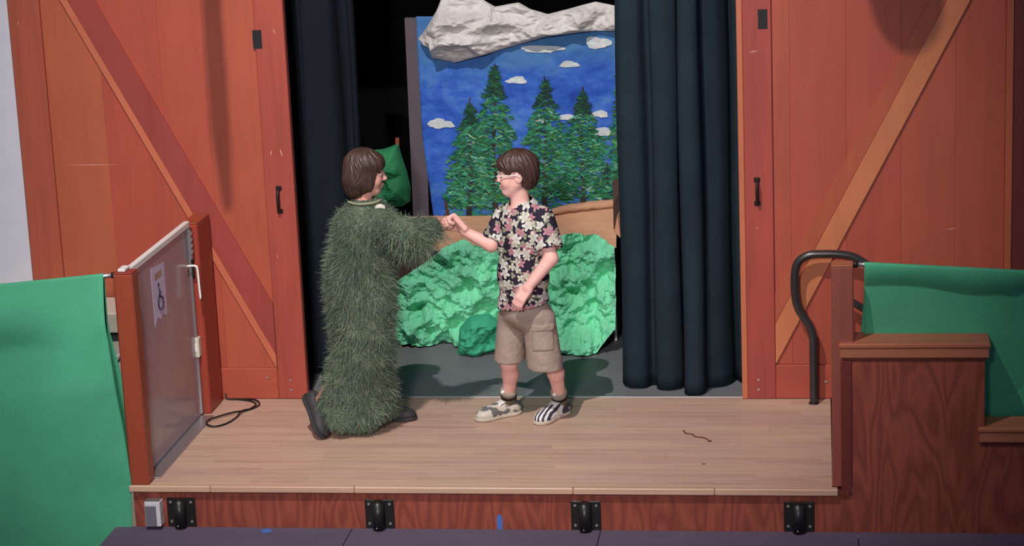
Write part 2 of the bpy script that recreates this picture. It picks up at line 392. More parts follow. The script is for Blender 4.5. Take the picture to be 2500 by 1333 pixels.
# unseen shapes added above the frame to cast the shadows on the doors
def shade_point(x, z, y):
    p = Vector((x, D, z)); t = (y - LAMP.y) / (D - LAMP.y); return LAMP + (p - LAMP) * t
pb = shade_point(0.165, 1.02, -0.6); pm = shade_point(0.155, 1.45, -0.6); ptop = 6.95
hp = empty('shadow_caster_rod', (pb.x, pb.y, pb.z))
cyl('caster_rod', (pm.x, pb.y, pm.z), (pm.x + 0.02, pb.y, ptop), 0.030, MT['black_metal'], hp, r1=0.016)
cyl('caster_rod_end', pb, (pm.x, pb.y, pm.z + 0.001), 0.016, MT['black_metal'], hp, r1=0.030); adopt(hp)
tag(hp, 'unseen black shape hung from the hall ceiling, added to cast the left door shadow', 'caster_rod')
sb = shade_point(3.485, 1.73, -0.6); sl = empty('shadow_caster_blob', (sb.x, sb.y, sb.z))  # added rounded blocker for the right door shadow, its kind unknown
bm = bmesh.new(); bmesh.ops.create_uvsphere(bm, u_segments=24, v_segments=12, radius=1.0)
for v in bm.verts: v.co = Vector((sb.x + v.co.x * 0.095, sb.y + v.co.y * 0.08, sb.z + 0.14 + v.co.z * 0.14))
from_bm('caster_blob_body', bm, MT['black_metal'], sl, True)
cyl('stem', (sb.x, sb.y, sb.z + 0.18), (sb.x, sb.y, ptop), 0.015, MT['black_metal'], sl); adopt(sl)
tag(sl, 'unseen black rounded shape hung high, added to cast the right door shadow', 'caster_blob')
struct(box('ceiling', (-3.2, -3.0, 6.95), (5.2, 1.5, 7.05), MT['white_wall'], bev=0), 'white hall ceiling above the frame', 'ceiling')

# ------------------------------------------------------------------ curtains
def curtain(name, prof, zt, zb, mat, label, flare=None):
    """prof: list of (x, y) along the hem; smoothed and hung straight"""
    path = smooth_path([(x, y, 0) for x, y in prof], 7); n = len(path) - 1
    def fn(s, t):
        p = path[round(s * n)]; k = 1 - t
        cx = sum(q.x for q in path) / (n + 1); cyy = sum(q.y for q in path) / (n + 1)
        g = 1 - 0.05 * k; wob = 0.006 * math.sin(9 * t + 14 * s)
        return (cx + (p.x - cx) * g + wob * 0.6, cyy + (p.y - cyy) * (0.72 + 0.28 * t) + wob, zt + (zb - zt) * t + (0.006 * math.sin(s * 23) if t > 0.99 else 0))
    return tag(grid_mesh(name, fn, n, 40, mat, None, True, 0.006), label, 'curtain')
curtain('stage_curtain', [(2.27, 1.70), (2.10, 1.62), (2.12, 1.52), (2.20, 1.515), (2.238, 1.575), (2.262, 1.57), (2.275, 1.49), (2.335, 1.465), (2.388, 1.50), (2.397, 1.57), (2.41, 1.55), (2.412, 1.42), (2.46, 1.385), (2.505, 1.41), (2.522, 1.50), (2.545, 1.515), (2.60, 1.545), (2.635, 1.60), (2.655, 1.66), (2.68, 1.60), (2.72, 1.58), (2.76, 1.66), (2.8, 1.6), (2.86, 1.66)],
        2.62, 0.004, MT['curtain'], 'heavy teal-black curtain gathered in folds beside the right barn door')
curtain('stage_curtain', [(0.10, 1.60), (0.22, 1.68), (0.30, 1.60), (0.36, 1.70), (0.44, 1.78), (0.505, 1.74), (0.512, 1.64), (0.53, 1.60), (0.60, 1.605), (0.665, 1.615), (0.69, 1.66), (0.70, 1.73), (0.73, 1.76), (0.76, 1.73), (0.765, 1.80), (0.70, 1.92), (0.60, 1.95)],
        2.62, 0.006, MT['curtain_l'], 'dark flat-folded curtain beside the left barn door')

# ------------------------------------------------------------------ crumpling
class Crumple:
    """sharp paper creases: differences of cell distances at three scales"""
    def __init__(s, seed, f=9.0, amp=0.5, octaves=4):
        r = random.Random(seed); s.w = [(f * 2.1 ** i, amp / f / 2.35 ** i, Vector((r.uniform(0, 50), r.uniform(0, 50), r.uniform(0, 50))), Vector((r.uniform(0, 50), r.uniform(0, 50), r.uniform(0, 50)))) for i in range(octaves)]
    def __call__(s, x, z):
        h = 0.0; q = noise.noise_vector(Vector((x * 5, z * 5, 1.5))); x += q.x * 0.03; z += q.y * 0.03
        for f, a, o1, o2 in s.w:
            p = Vector((x * f, z * f, 0.0)); h += a * (noise.voronoi(p + o1)[0][0] - 0.8 * noise.voronoi(p * 0.8 + o2)[0][0])
        return h

# ------------------------------------------------------------------ painted backdrop on its flat
YB = 2.75
bd = empty('painted_backdrop', PY(1250, 560, YB))
cr = Crumple(3, 7, 0.10)
edgeL = [(40, 1016), (110, 1019), (330, 1031), (420, 1043), (545, 1057)]
def bfn(s, t):
    v = 40 + t * 505; u = interp(v, edgeL) + s * (1575 - interp(v, edgeL)); p = PY(u, v, YB)
    return (p[0], YB - cr(p[0] * 1.3, p[2] * 1.3) * 0.7 + (0.04 * max(0, (t - 0.7) / 0.3) * max(0, 0.12 - s) / 0.12), p[2])
grid_mesh('painted_paper', bfn, 120, 110, MT['sky'], bd, True, 0.001)
def flat_pt(u, v, dy=0.0):
    p = PY(u, v, YB - dy); return Vector((p[0], YB - dy - cr(p[0] * 1.3, p[2] * 1.3) * 0.7, p[2]))
class Paint:
    def __init__(s): s.v = []; s.f = []; s.c = []
    def stroke(s, u, v, L, w, ang, col, dy):
        ca, sa = math.cos(ang), math.sin(ang); b = len(s.v)
        for a, q in ((-1, -0.3), (-0.3, -1), (0.5, -0.8), (1, 0.0), (0.4, 0.9), (-0.5, 0.8)):
            du = a * L * ca - q * w * sa; dv = a * L * sa + q * w * ca; s.v.append(flat_pt(u + du, v + dv, dy))
        s.f.append(tuple(range(b, b + 6))); s.c.append(col)
    def poly(s, pts, col, dy):
        b = len(s.v); cu = sum(p[0] for p in pts) / len(pts); cv = sum(p[1] for p in pts) / len(pts)
        s.v.append(flat_pt(cu, cv, dy)); s.v += [flat_pt(a, c, dy) for a, c in pts]; n = len(pts)
        for i in range(n): s.f.append((b, b + 1 + i, b + 1 + (i + 1) % n)); s.c.append(col)
    def build(s, name, mat, parent):
        me = bpy.data.meshes.new(name); me.from_pydata(s.v, [], s.f); me.update()
        at = me.attributes.new('tint', 'FLOAT_COLOR', 'FACE')
        for i, c in enumerate(s.c): at.data[i].color = (*c, 1)
        return link(name, me, mat, parent)
rp = random.Random(11)
def jit(c, j=0.25):
    k = 1 + rp.uniform(-j, j); return tuple(max(0, min(1, x * k * (1 + rp.uniform(-0.12, 0.12)))) for x in lin(c))
GREENS = [(40, 122, 78), (34, 100, 64), (52, 140, 104), (30, 84, 60), (58, 128, 66), (70, 150, 124), (26, 66, 54), (50, 100, 54), (36, 110, 96)]
LITE = [(104, 168, 136), (130, 172, 146), (96, 150, 110)]
def cloud(u, v, w, h):
    P_ = Paint(); n = 18
    pts = []
    for i in range(n):
        a = 2 * math.pi * i / n; k = 1 + 0.16 * math.sin(3 * a + u) + rp.uniform(-0.08, 0.08); pts.append((u + w * math.cos(a) * k, v + h * math.sin(a) * k * (0.6 if math.sin(a) > 0 else 1)))
    P_.poly(pts, lin((196, 204, 212)), 0.007)
    for i in range(8):
        P_.stroke(u + rp.uniform(-0.7, 0.7) * w, v + rp.uniform(-0.5, 0.4) * h, w * 0.3, h * 0.2, rp.uniform(-0.5, 0.5), jit((210, 214, 212), 0.06), 0.0076)
    P_.build('painted_cloud', MT['paint'], bd)
for c in ((1066, 304, 20, 16), (1093, 306, 18, 10), (1262, 198, 25, 11), (1322, 121, 52, 11), (1460, 107, 30, 18), (1389, 159, 24, 10), (1463, 280, 24, 10), (1470, 325, 30, 13), (1312, 294, 16, 13), (1382, 288, 30, 8)):
    cloud(*c)
def tree(ut, vt, vb, hw, n, base, trunkcol=(52, 44, 44), shape=0.75):
    T = Paint(); w = 4.5
    tp = [(ut - 1, vt), (ut + 1, vt)]
    Lp = []; Rp = []
    for i in range(13):
        t = i / 12; v = vt + (vb - vt) * t; o = 2.5 * math.sin(t * 7 + ut); Rp.append((ut + o + 1 + 6 * t, v)); Lp.append((ut + o - 1 - 6 * t, v))
    for i in range(12):
        T.poly([Lp[i], Rp[i], Rp[i + 1], Lp[i + 1]], jit(trunkcol, 0.25), 0.0085)
    for i in range(40):
        t = rp.random(); T.stroke(ut + rp.uniform(-1, 1) * (1 + 6 * t), vt + (vb - vt) * t, 6, 1.1, 1.57 + rp.uniform(-0.3, 0.3), jit(rp.choice([(40, 30, 34), (92, 62, 50), (50, 70, 56)]), 0.2), 0.009)
    T.build('painted_trunk', MT['paint'], bd)
    Fo = Paint()
    for i in range(n):
        t = rp.random() ** 0.72; tier = 0.55 + 0.45 * ((t * 6.5 + ut * 0.37) % 1.0)
        half = hw * min(1.0, (t / shape) ** 0.9 + 0.04) * tier
        s = rp.choice((-1, 1)); r = rp.random() ** 0.7; u = ut + s * half * r; v = vt + 8 + (base - vt - 8) * t + 6 * r
        col = rp.choice(GREENS) if rp.random() > (0.04 + 0.09 * t) else rp.choice(LITE)
        if t < 0.22: col = rp.choice([(28, 66, 52), (24, 54, 46), (34, 96, 62)])
        Fo.stroke(u, v, rp.uniform(4, 14), rp.uniform(0.9, 2.6), s * rp.uniform(-0.5, 0.8) - (0.3 * s if t > 0.6 else 0), jit(col, 0.25), 0.0095 + 0.003 * rp.random())
    Fo.build('painted_foliage', MT['paint'], bd)
U = Paint()
for i in range(2600):    # undergrowth painted between the trees
    u = rp.uniform(1095, 1545); v = 548 - 235 * rp.random() ** 1.15
    if u < 1130 and v < 400: continue
    if abs(u - 1270) < 26 and v < 400: continue
    U.stroke(u, v, rp.uniform(6, 16), rp.uniform(1.5, 4), rp.uniform(-0.7, 0.7), jit(rp.choice([(44, 128, 104), (40, 120, 96), (56, 140, 120), (46, 130, 84), (60, 96, 190), (80, 110, 190), (52, 108, 76)]), 0.2), 0.0045 + 0.001 * rp.random())
U.build('painted_undergrowth', MT['paint'], bd)
tree(1147, 240, 530, 60, 1100, 505, shape=0.6); tree(1207, 155, 520, 58, 1200, 490, shape=0.5); tree(1331, 185, 525, 56, 900, 480, shape=0.45); tree(1422, 212, 510, 58, 950, 480, shape=0.55)
tree(1516, 120, 500, 30, 520, 450); tree(1482, 400, 500, 24, 160, 480, shape=0.4); tree(1090, 470, 545, 8, 6, 480, (96, 48, 44))
adopt(bd)
tag(bd, 'painted paper backdrop of fir trees and small clouds under a blue sky', 'backdrop')
fz = PY(1000, 520, YB + 0.02)
ft = empty('scenery_flat', (fz[0], YB + 0.03, 0))
a = PY(986, 45, YB + 0.02); b = PY(1022, 45, YB + 0.02); c = PY(1008, 540, YB + 0.02); e = PY(1046, 540, YB + 0.02)
prism('side_board', [(a[0], a[2]), (b[0] + 0.03, b[2]), (e[0], e[2]), (e[0] + 0.02, 0.0), (c[0] + 0.01, 0.0), (c[0], c[2])], YB + 0.035, YB + 0.07, MT['flat'], ft, 0.002)
prism('back_panel', [(b[0] + 0.031, b[2] - 0.02), (2.35, b[2] - 0.02), (2.35, 0.0), (e[0] + 0.031, 0.0)], YB + 0.04, YB + 0.06, MT['black'], ft)
adopt(ft); tag(ft, 'tall dark grey scenery flat standing behind the painted backdrop', 'scenery flat')

# crumpled white cloud paper along the top
c2 = Crumple(21, 3.6, 0.85)
lowE = [(1016, 100), (1030, 116), (1048, 124), (1052, 148), (1105, 158), (1180, 138), (1260, 114), (1330, 94), (1420, 82), (1530, 80), (1600, 82)]
upE = [(1016, 98), (1035, 74), (1062, 28), (1076, -12), (1130, -14), (1180, 6), (1205, 20), (1262, 10), (1290, 26), (1332, 40), (1400, 22), (1450, 10), (1530, 26), (1600, 20)]
def cfn(s, t):
    u = 1016 + 584 * s; v = interp(u, upE) * (1 - t) + interp(u, lowE) * t
    p = PY(u, v, 2.62); h = c2(p[0] * 1.0, p[2] * 1.6); b = math.sin(math.pi * min(1, max(0, t))) ** 0.6 * min(1.0, (u - 1010) / 40)
    return (p[0], 2.715 - 0.045 * b - h * 0.75 * (0.35 + 0.65 * b), p[2])
cl = grid_mesh('cloud_paper', cfn, 130, 34, MT['cloud'], None, False, 0.0012)
tag(cl, 'crumpled white paper cloud along the top of the painted backdrop', 'paper cloud')

# ------------------------------------------------------------------ cardboard box, brown paper, green paper
cb = empty('cardboard_box', (1.42, 2.55, 0))
bm = bmesh.new(); vv = [bm.verts.new(p) for p in ((0.66, 2.41, 0), (1.985, 2.41, 0), (1.985, 2.70, 0), (0.66, 2.70, 0), (0.66, 2.41, 0.52), (1.985, 2.41, 0.52), (1.985, 2.70, 0.60), (0.66, 2.70, 0.60))]
for f_ in ((0, 1, 2, 3), (4, 5, 6, 7), (0, 1, 5, 4), (1, 2, 6, 5), (2, 3, 7, 6), (3, 0, 4, 7)): bm.faces.new([vv[i] for i in f_])
from_bm('box_body', bm, MT['card_shade'], cb)
box('corner_edge', (1.972, 2.40, 0.0), (1.987, 2.41, 0.51), MT['white'], cb, 0.001)
q = [PY(1531, 482, 2.52), PY(1536, 535, 2.52), PY(1513, 580, 2.40), PY(1499, 566, 2.40), PY(1506, 528, 2.42)]
bm = bmesh.new(); vs = [bm.verts.new(p) for p in q]; fc = bm.faces.new(vs)
ex = bmesh.ops.extrude_face_region(bm, geom=[fc]); bmesh.ops.translate(bm, verts=[v for v in ex['geom'] if isinstance(v, bmesh.types.BMVert)], vec=(0.004, 0.004, 0))
from_bm('flap', bm, MT['card'], cb)
q = [PY(1496, 440, 2.66), PY(1532, 430, 2.66), PY(1534, 490, 2.52), PY(1507, 545, 2.44), PY(1498, 560, 2.44), PY(1497, 500, 2.6)]
bm = bmesh.new(); vs = [bm.verts.new(p) for p in q]; fc = bm.faces.new(vs)
ex = bmesh.ops.extrude_face_region(bm, geom=[fc]); bmesh.ops.translate(bm, verts=[v for v in ex['geom'] if isinstance(v, bmesh.types.BMVert)], vec=(0.004, 0.006, 0))
from_bm('inner_flap', bm, MT['card_shade'], cb); adopt(cb)
tag(cb, 'long cardboard box with an upright flap behind the green paper', 'box')

c3 = Crumple(5, 6, 0.3)
topB = [(985, 530), (1060, 527), (1200, 526), (1330, 520), (1345, 512), (1400, 500), (1500, 490)]
def brfn(s, t):
    u = 985 + s * 520; y = 2.70 - 0.31 * t; v = interp(u, topB) * (1 - t) + (612 - 8 * s) * t
    p = PY(u, v, y); return (p[0], p[1] - c3(p[0], p[2] * 2 + t) * 0.45, p[2])
br = grid_mesh('brown_paper', brfn, 90, 24, MT['brown'], None, False, 0.001)
tag(br, 'sheet of brown kraft paper as ground below the painted trees', 'paper')
def ridge(s, t):
    u = 1325 + s * 178; v = interp(u, [(1325, 522), (1345, 508), (1400, 497), (1503, 486)]); a = t * math.pi * 1.1
    hh = 0.022 * math.sin(math.pi * min(1, s * 3 + 0.12) / 2)
    p = PY(u, v + 9, 2.66); return (p[0], 2.655 - hh * 1.4 * math.sin(a) - 0.2 * c3(p[0] * 2, t * 0.2), p[2] + hh * math.cos(a) + 0.1 * c3(p[0] * 3, t))
rg = grid_mesh('brown_paper_roll', ridge, 40, 10, MT['brown'], None, False, 0.001)
tag(rg, 'rolled upper edge of brown paper at the foot of the painted trees', 'paper')

def crumpled_sheet(name, top, bot, u0, u1, seed, mat, label, y0, y1, nu, nv, amp=1.05):
    c = Crumple(seed, 9.0, amp); big = Crumple(seed + 5, 2.6, 0.22, 1)
    def fn(s, t):
        u = u0 + (u1 - u0) * s; v = interp(u, top) * (1 - t) + interp(u, bot) * t
        y = y0 + (y1 - y0) * t; p = PY(u, v, y); h = c(p[0], p[2])
        return (p[0], y + 0.0 - h - big(p[0], p[2]), max(p[2], 0.004))
    return tag(grid_mesh(name, fn, nu, nv, mat, None, False, 0.0012), label, 'paper')
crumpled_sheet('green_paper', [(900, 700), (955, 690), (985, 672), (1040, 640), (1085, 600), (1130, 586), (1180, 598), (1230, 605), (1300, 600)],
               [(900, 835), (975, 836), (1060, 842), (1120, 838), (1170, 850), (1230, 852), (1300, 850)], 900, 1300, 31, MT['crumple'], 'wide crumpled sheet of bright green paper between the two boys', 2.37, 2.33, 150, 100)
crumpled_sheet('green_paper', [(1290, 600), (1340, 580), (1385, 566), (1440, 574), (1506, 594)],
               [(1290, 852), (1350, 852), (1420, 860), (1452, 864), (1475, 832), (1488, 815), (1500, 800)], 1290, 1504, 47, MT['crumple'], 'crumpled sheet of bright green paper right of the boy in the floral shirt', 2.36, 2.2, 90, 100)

def pillow(outline, y, depth, seed, amp, n=72, m=16):
    """closed crumpled shape with a front and a back, from an outline in the plane y"""
    c = Crumple(seed, 6, amp * 2); pts = [Vector(PY(u, v, y)) for u, v in outline]; cen = sum(pts, Vector()) / len(pts)
    P_ = []
    L = [(pts[i] - pts[i - 1]).length for i in range(len(pts))]; tot = sum(L)
    for k in range(n):
        d = tot * k / n; i = 0
        while d > L[i]: d -= L[i]; i += 1
        P_.append(pts[i - 1].lerp(pts[i], d / L[i]))
    bm = bmesh.new(); F_ = bm.verts.new(cen + Vector((0, -depth - c(cen.x, cen.z), 0))); B_ = bm.verts.new(cen + Vector((0, depth, 0)))
    fr = []; bk = []
    for j in range(1, m + 1):
        t = j / m; rowf = []; rowb = []
        for p in P_:
            q = cen.lerp(p, t); h = depth * math.sqrt(max(0, 1 - t ** 2.4)); k = c(q.x, q.z)
            vf = bm.verts.new(q + Vector((0, -h - k * (1 - t ** 4), 0))); rowf.append(vf)
            rowb.append(vf if j == m else bm.verts.new(q + Vector((0, h * 0.8, 0))))
        fr.append(rowf); bk.append(rowb)
    for rows_, tip in ((fr, F_), (bk, B_)):
        for i in range(n): bm.faces.new((tip, rows_[0][i], rows_[0][(i + 1) % n]))
        for a_, b_ in zip(rows_, rows_[1:]):
            for i in range(n): bm.faces.new((a_[i], b_[i], b_[(i + 1) % n], a_[(i + 1) % n]))
    return bm
bm = pillow([(1122, 800), (1150, 770), (1195, 765), (1225, 790), (1222, 850), (1180, 862), (1160, 882), (1128, 884), (1117, 866)], 2.16, 0.05, 9, 0.45)
tag(from_bm('green_paper_wad', bm, MT['teal'], None), 'loose teal-green paper wad on the floor below the crumpled sheet', 'paper')
bs = empty('paper_bush', PZ(930, 850))
bm = pillow([(868, 372), (880, 362), (905, 366), (935, 364), (958, 356), (972, 350), (982, 385), (994, 420), (1003, 458), (1001, 492), (980, 504), (940, 506), (885, 500), (862, 440)], 2.12, 0.10, 14, 0.22)
from_bm('foliage_bag', bm, MT['bush'], bs)
a = PY(968, 338, 2.14); b = PY(970, 420, 2.14); cyl('twig', (b[0], 2.16, b[2]), (a[0], 2.16, a[2]), 0.011, MT['stick'], bs)
a = PY(905, 440, 2.16); cyl('stake', (a[0], 2.16, 0.0), (a[0], 2.16, a[2]), 0.011, MT['stick'], bs)
box('stake_foot', (a[0] - 0.05, 2.10, 0.0), (a[0] + 0.05, 2.20, 0.02), MT['stick'], bs); adopt(bs)
tag(bs, 'dark green paper bush on a brown stake behind the boy in the leafy suit', 'paper bush')

# ------------------------------------------------------------------ gate on the left
def post(name, lo, hi, mat, label):
    r = empty(name, ((lo[0] + hi[0]) / 2, (lo[1] + hi[1]) / 2, lo[2]))
    box('shaft', lo, (hi[0], hi[1], hi[2] - 0.006), mat, r, 0.006)
    box('top', (lo[0] + 0.001, lo[1] + 0.001, hi[2] - 0.0065), (hi[0] - 0.001, hi[1] - 0.001, hi[2]), MT['cap'] if mat is MT['newel'] else mat, r, 0.003)
    adopt(r); return tag(r, label, 'post')
post('gate_post', (-0.012, 0.001, 0.0), (0.076, 0.09, 0.985), MT['post'], 'red-brown square post at the front of the acrylic gate')
post('gate_post', (-0.008, 1.07, 0.0), (0.076, 1.30, 0.972), MT['post'], 'red-brown square post at the far end of the acrylic gate by the door')
XG = 0.028
g = empty('acrylic_gate', (XG, 0.6, 0.0))
bm = bmesh.new(); add_box(bm, (XG - 0.006, 0.091, 0.012), (XG + 0.006, 1.035, 0.955), 0.001); from_bm('acrylic_sheet', bm, MT['acrylic'], g)
bm = bmesh.new(); add_box(bm, (XG - 0.022, 0.02, 0.9865), (XG + 0.012, 0.095, 0.999), 0.002); add_box(bm, (XG - 0.016, 0.09, 0.956), (XG + 0.012, 1.065, 0.985), 0.003); from_bm('top_rail', bm, MT['white'], g)
box('end_channel', (XG - 0.012, 1.036, 0.01), (XG + 0.014, 1.062, 0.955), MT['metal'], g, 0.002)
la = box('latch', (XG + 0.014, 1.02, 0.80), (XG + 0.024, 1.05, 0.945), MT['metal'], g, 0.002)
for z in (0.93, 0.90, 0.87, 0.84): box('latch_bar', (XG + 0.024, 1.022, z - 0.008), (XG + 0.03, 1.048, z + 0.006), MT['bolt'], la, 0.001)
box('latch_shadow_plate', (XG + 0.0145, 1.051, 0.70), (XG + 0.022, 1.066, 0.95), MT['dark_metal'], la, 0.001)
hk = [PX(450, 672, 0.06), PX(452, 652, 0.066), PX(468, 650, 0.085), PX(482, 652, 0.105), PX(487, 685, 0.108), PX(490, 730, 0.108)]
y_h = 1.0
hk = [PY(451, 672, y_h), PY(451, 660, y_h), PY(453, 652, y_h), PY(466, 649, y_h), PY(478, 650, y_h), PY(482, 658, y_h), PY(486, 695, y_h), PY(490, 730, y_h)]
h_ = tube('pull_hook', hk, 0.006, MT['white'], g, 8, 4)
bm = bmesh.new(); add_cyl(bm, (XG + 0.006, 1.0, hk[0][2]), (hk[0][0] + 0.004, 1.0, hk[0][2]), 0.008, n=10); add_cyl(bm, (XG + 0.006, 1.0, hk[0][2] + 0.02), (hk[0][0] + 0.004, 1.0, hk[0][2] + 0.02), 0.008, n=10)
from_bm('hook_bolts', bm, MT['black_metal'], h_)
adopt(g); tag(g, 'smoked acrylic gate panel with pale top rail and white hook', 'gate')
ft_ = empty('floor_track', (0.05, 0.6, 0.0)); box('track_plate', (0.036, 0.092, 0.0), (0.1, 1.03, 0.006), MT['metal'], ft_, 0.001)
box('track_lip', (0.022, 0.092, 0.0), (0.036, 1.03, 0.011), MT['dark_metal'], ft_, 0.001); adopt(ft_)
ft_.children[0].data.materials[0] = plain('grey_track', (92, 92, 112), 0.5, 0.4)
tag(ft_, 'flat grey floor track below the acrylic gate', 'floor track')
# sign on the gate
XS = XG + 0.0065
def sx(y, z): return Vector((XS, y, z))
sg = empty('accessible_sign', (XS, 0.51, 0.64)); sn = [(0.405, 0.905), (0.615, 0.888), (0.61, 0.66), (0.605, 0.632), (0.55, 0.655), (0.50, 0.64), (0.46, 0.66), (0.405, 0.625)]
bm = bmesh.new(); vs = [bm.verts.new(sx(y, z)) for y, z in sn]; fc = bm.faces.new(vs)
ex = bmesh.ops.extrude_face_region(bm, geom=[fc]); bmesh.ops.translate(bm, verts=[v for v in ex['geom'] if isinstance(v, bmesh.types.BMVert)], vec=(0.0008, 0, 0))
from_bm('sheet', bm, MT['sign'], sg)
XI = XS + 0.0022
def ink(name, pts, r):
    o = tube(name, [(XI, y, z) for y, z in pts], r, MT['ink'], sg, 6, 3, 0.2); return o
cy_, cz_ = 0.515, 0.725
ink('wheel_arc', [(cy_ - 0.016, cz_ + 0.038), (cy_ - 0.038, cz_ + 0.012), (cy_ - 0.035, cz_ - 0.02), (cy_ - 0.008, cz_ - 0.04), (cy_ + 0.026, cz_ - 0.03), (cy_ + 0.038, cz_)], 0.0045)
ink('figure_lines', [(cy_ - 0.01, cz_ + 0.07), (cy_ - 0.004, cz_ + 0.02), (cy_ + 0.03, cz_ + 0.016), (cy_ + 0.04, cz_ - 0.016), (cy_ + 0.052, cz_ - 0.018)], 0.0045)
ink('arm_line', [(cy_ - 0.006, cz_ + 0.045), (cy_ + 0.026, cz_ + 0.042)], 0.004)
bm = bmesh.new(); add_cyl(bm, (XI - 0.001, cy_ - 0.012, cz_ + 0.082), (XI + 0.0005, cy_ - 0.012, cz_ + 0.082), 0.009, n=14); from_bm('figure_head', bm, MT['ink'], sg)
box('printed_bar', (XI - 0.0012, 0.455, 0.838), (XI - 0.0006, 0.565, 0.868), MT['ochre'], sg, 0.0)
adopt(sg); tag(sg, 'lilac paper sign with a wheelchair symbol on the acrylic gate', 'sign')
# little switch box on the far post
a = PY(480, 845, 1.06); sw = empty('call_switch', (a[0], 1.07, a[2] - 0.05))
box('housing', (a[0] - 0.012, 1.025, a[2] - 0.05), (a[0] + 0.022, 1.069, a[2] + 0.05), MT['cream'], sw, 0.004)
box('button', (a[0] - 0.004, 1.0215, a[2] - 0.02), (a[0] + 0.014, 1.0255, a[2] + 0.02), MT['white'], sw, 0.001); adopt(sw)
tag(sw, 'small cream call switch on the far gate post', 'switch')
# cable on the floor
tube('floor_cable', [(0.085, 1.318, 0.03), (0.10, 1.305, 0.006), (0.16, 1.30, 0.005), (0.23, 1.27, 0.005), (0.268, 1.21, 0.005), (0.245, 1.12, 0.005), (0.19, 1.06, 0.012), (0.13, 0.99, 0.011), (0.098, 0.93, 0.012), (0.11, 0.865, 0.012), (0.155, 0.85, 0.006), (0.20, 0.90, 0.006), (0.222, 1.0, 0.005), (0.23, 1.08, 0.013), (0.27, 1.15, 0.005), (0.285, 1.22, 0.005), (0.25, 1.275, 0.011), (0.18, 1.306, 0.005)], 0.0045, MT['black_metal'], None, 8, 5)
tag(bpy.data.objects['floor_cable'], 'thin black cable looped on the floor beside the far gate post', 'cable')
# lift casing behind the left post
lf = empty('lift_casing', (-0.45, 1.15, -0.8))
box('casing', (-1.1, 1.02, -0.8), (-0.03, 1.3, 0.425), MT['cream'], lf, 0.004)
box('casing_top', (-1.1, 0.98, 0.442), (-0.02, 1.3, 0.545), MT['cream'], lf, 0.006)
box('gap_strip', (-1.09, 1.03, 0.424), (-0.035, 1.29, 0.443), MT['black'], lf, 0); adopt(lf)
tag(lf, 'cream lift casing behind the left green paper', 'lift')
hb = PY(290, 868, 0.95); tube('casing_lever', [PY(283, 876, 1.0), PY(290, 868, 1.0), PY(297, 862, 1.01)], 0.005, MT['white'], None, 8, 3)
tag(bpy.data.objects['casing_lever'], 'small white lever on the cream lift casing', 'lever')

# ------------------------------------------------------------------ green paper on the rods
def sag_rod(name, a, b, r, label):
    rt = empty(name, a); tube('rod', [a, [(a[i] + b[i]) / 2 for i in range(3)], b], r, MT['metal'], rt, 12, 6)
    d = (Vector(b) - Vector(a)).normalized(); cyl('ferrule', Vector(a), Vector(a) + d * 0.018, r * 1.35, MT['black_metal'], rt); adopt(rt)
    return tag(rt, label, 'rod')
sag_rod('paper_rod', (-0.013, 0.05, 0.966), (-1.6, 0.05, 0.82), 0.0105, 'thin metal rod from the front gate post holding the left green paper')
sag_rod('paper_rod', (3.223, 0.09, 0.977), (4.6, 0.10, 0.892), 0.0105, 'thin metal rod from the newel post holding the right green paper')
def paper_sheet(name, edge, far, rod, y_rod, zbot_f, yf, zbot_b, yb, edge_b, label, seed, dent=()):
    """one sheet hung over a rod: front flap, bend over the rod, back flap"""
    n1, n2, n3 = 60, 8, 24; nv = n1 + n2 + n3; cc = Crumple(seed, 1.6, 0.05, 2)
    def fn(s, t):
        k = round(t * nv)
        if k <= n1:
            q = k / n1; z0 = zbot_f; x0 = None
            xe = lambda z: interp(-z, [(-a_, b_) for a_, b_ in edge])
            x_ = s; zz = z0 + (rod(0) - z0) * q
            x = xe(zz) + (far - xe(zz)) * s; zr = rod(x); z = z0 + (zr - z0) * q
            f = (1 - q); y = y_rod - 0.0125 * min(1, q * 30) + (yf(x, f, zr - z)) - cc(x, z) * 0.5 * min(1, f * 8)
            return (x, y, z)
        if k <= n1 + n2:
            a = math.pi * (k - n1) / n2; x = edge[0][1] + (far - edge[0][1]) * s; zr = rod(x)
            return (x, y_rod - 0.0125 * math.cos(a), zr + 0.0125 * math.sin(a))
        q = (k - n1 - n2) / n3; x = edge[0][1] + (far - edge[0][1]) * s; zr = rod(x); z = zr + (zbot_b - zr) * q
        xe = interp(-z, [(-a_, b_) for a_, b_ in edge_b]); x = xe + (far - xe) * s
        return (x, y_rod + 0.0125 + yb * q, z)
    return tag(grid_mesh(name, fn, 60, nv, MT['green'], None, True, 0.001), label, 'paper')
rl = lambda x: 0.966 + (x + 0.013) * 0.092
def yfl(x, f, d):
    return -0.055 * min(1, d / 0.5) - 0.03 * math.sin(max(0, min(1, d / 0.28)) * math.pi) * (0.6 + 0.4 * math.sin(x * 9)) - 0.02 * math.sin((x + 0.3) * 8 + d * 2.5) * min(1, d * 2)
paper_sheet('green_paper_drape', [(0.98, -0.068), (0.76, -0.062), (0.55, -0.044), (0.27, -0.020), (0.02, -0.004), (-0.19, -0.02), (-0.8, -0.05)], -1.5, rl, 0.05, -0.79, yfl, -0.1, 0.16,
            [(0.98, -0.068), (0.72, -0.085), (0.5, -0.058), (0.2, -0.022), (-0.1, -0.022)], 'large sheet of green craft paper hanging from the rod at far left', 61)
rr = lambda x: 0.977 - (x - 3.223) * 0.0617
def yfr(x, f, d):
    k = min(1, d / 0.26); return 0.14 * k * k * (3 - 2 * k) + 0.012 * math.sin(x * 11 + 1 + d * 6) * min(1, d * 5) - (0.02 * math.exp(-((x - 3.86 - d * 0.25) / 0.04) ** 2)) * min(1, d * 4)
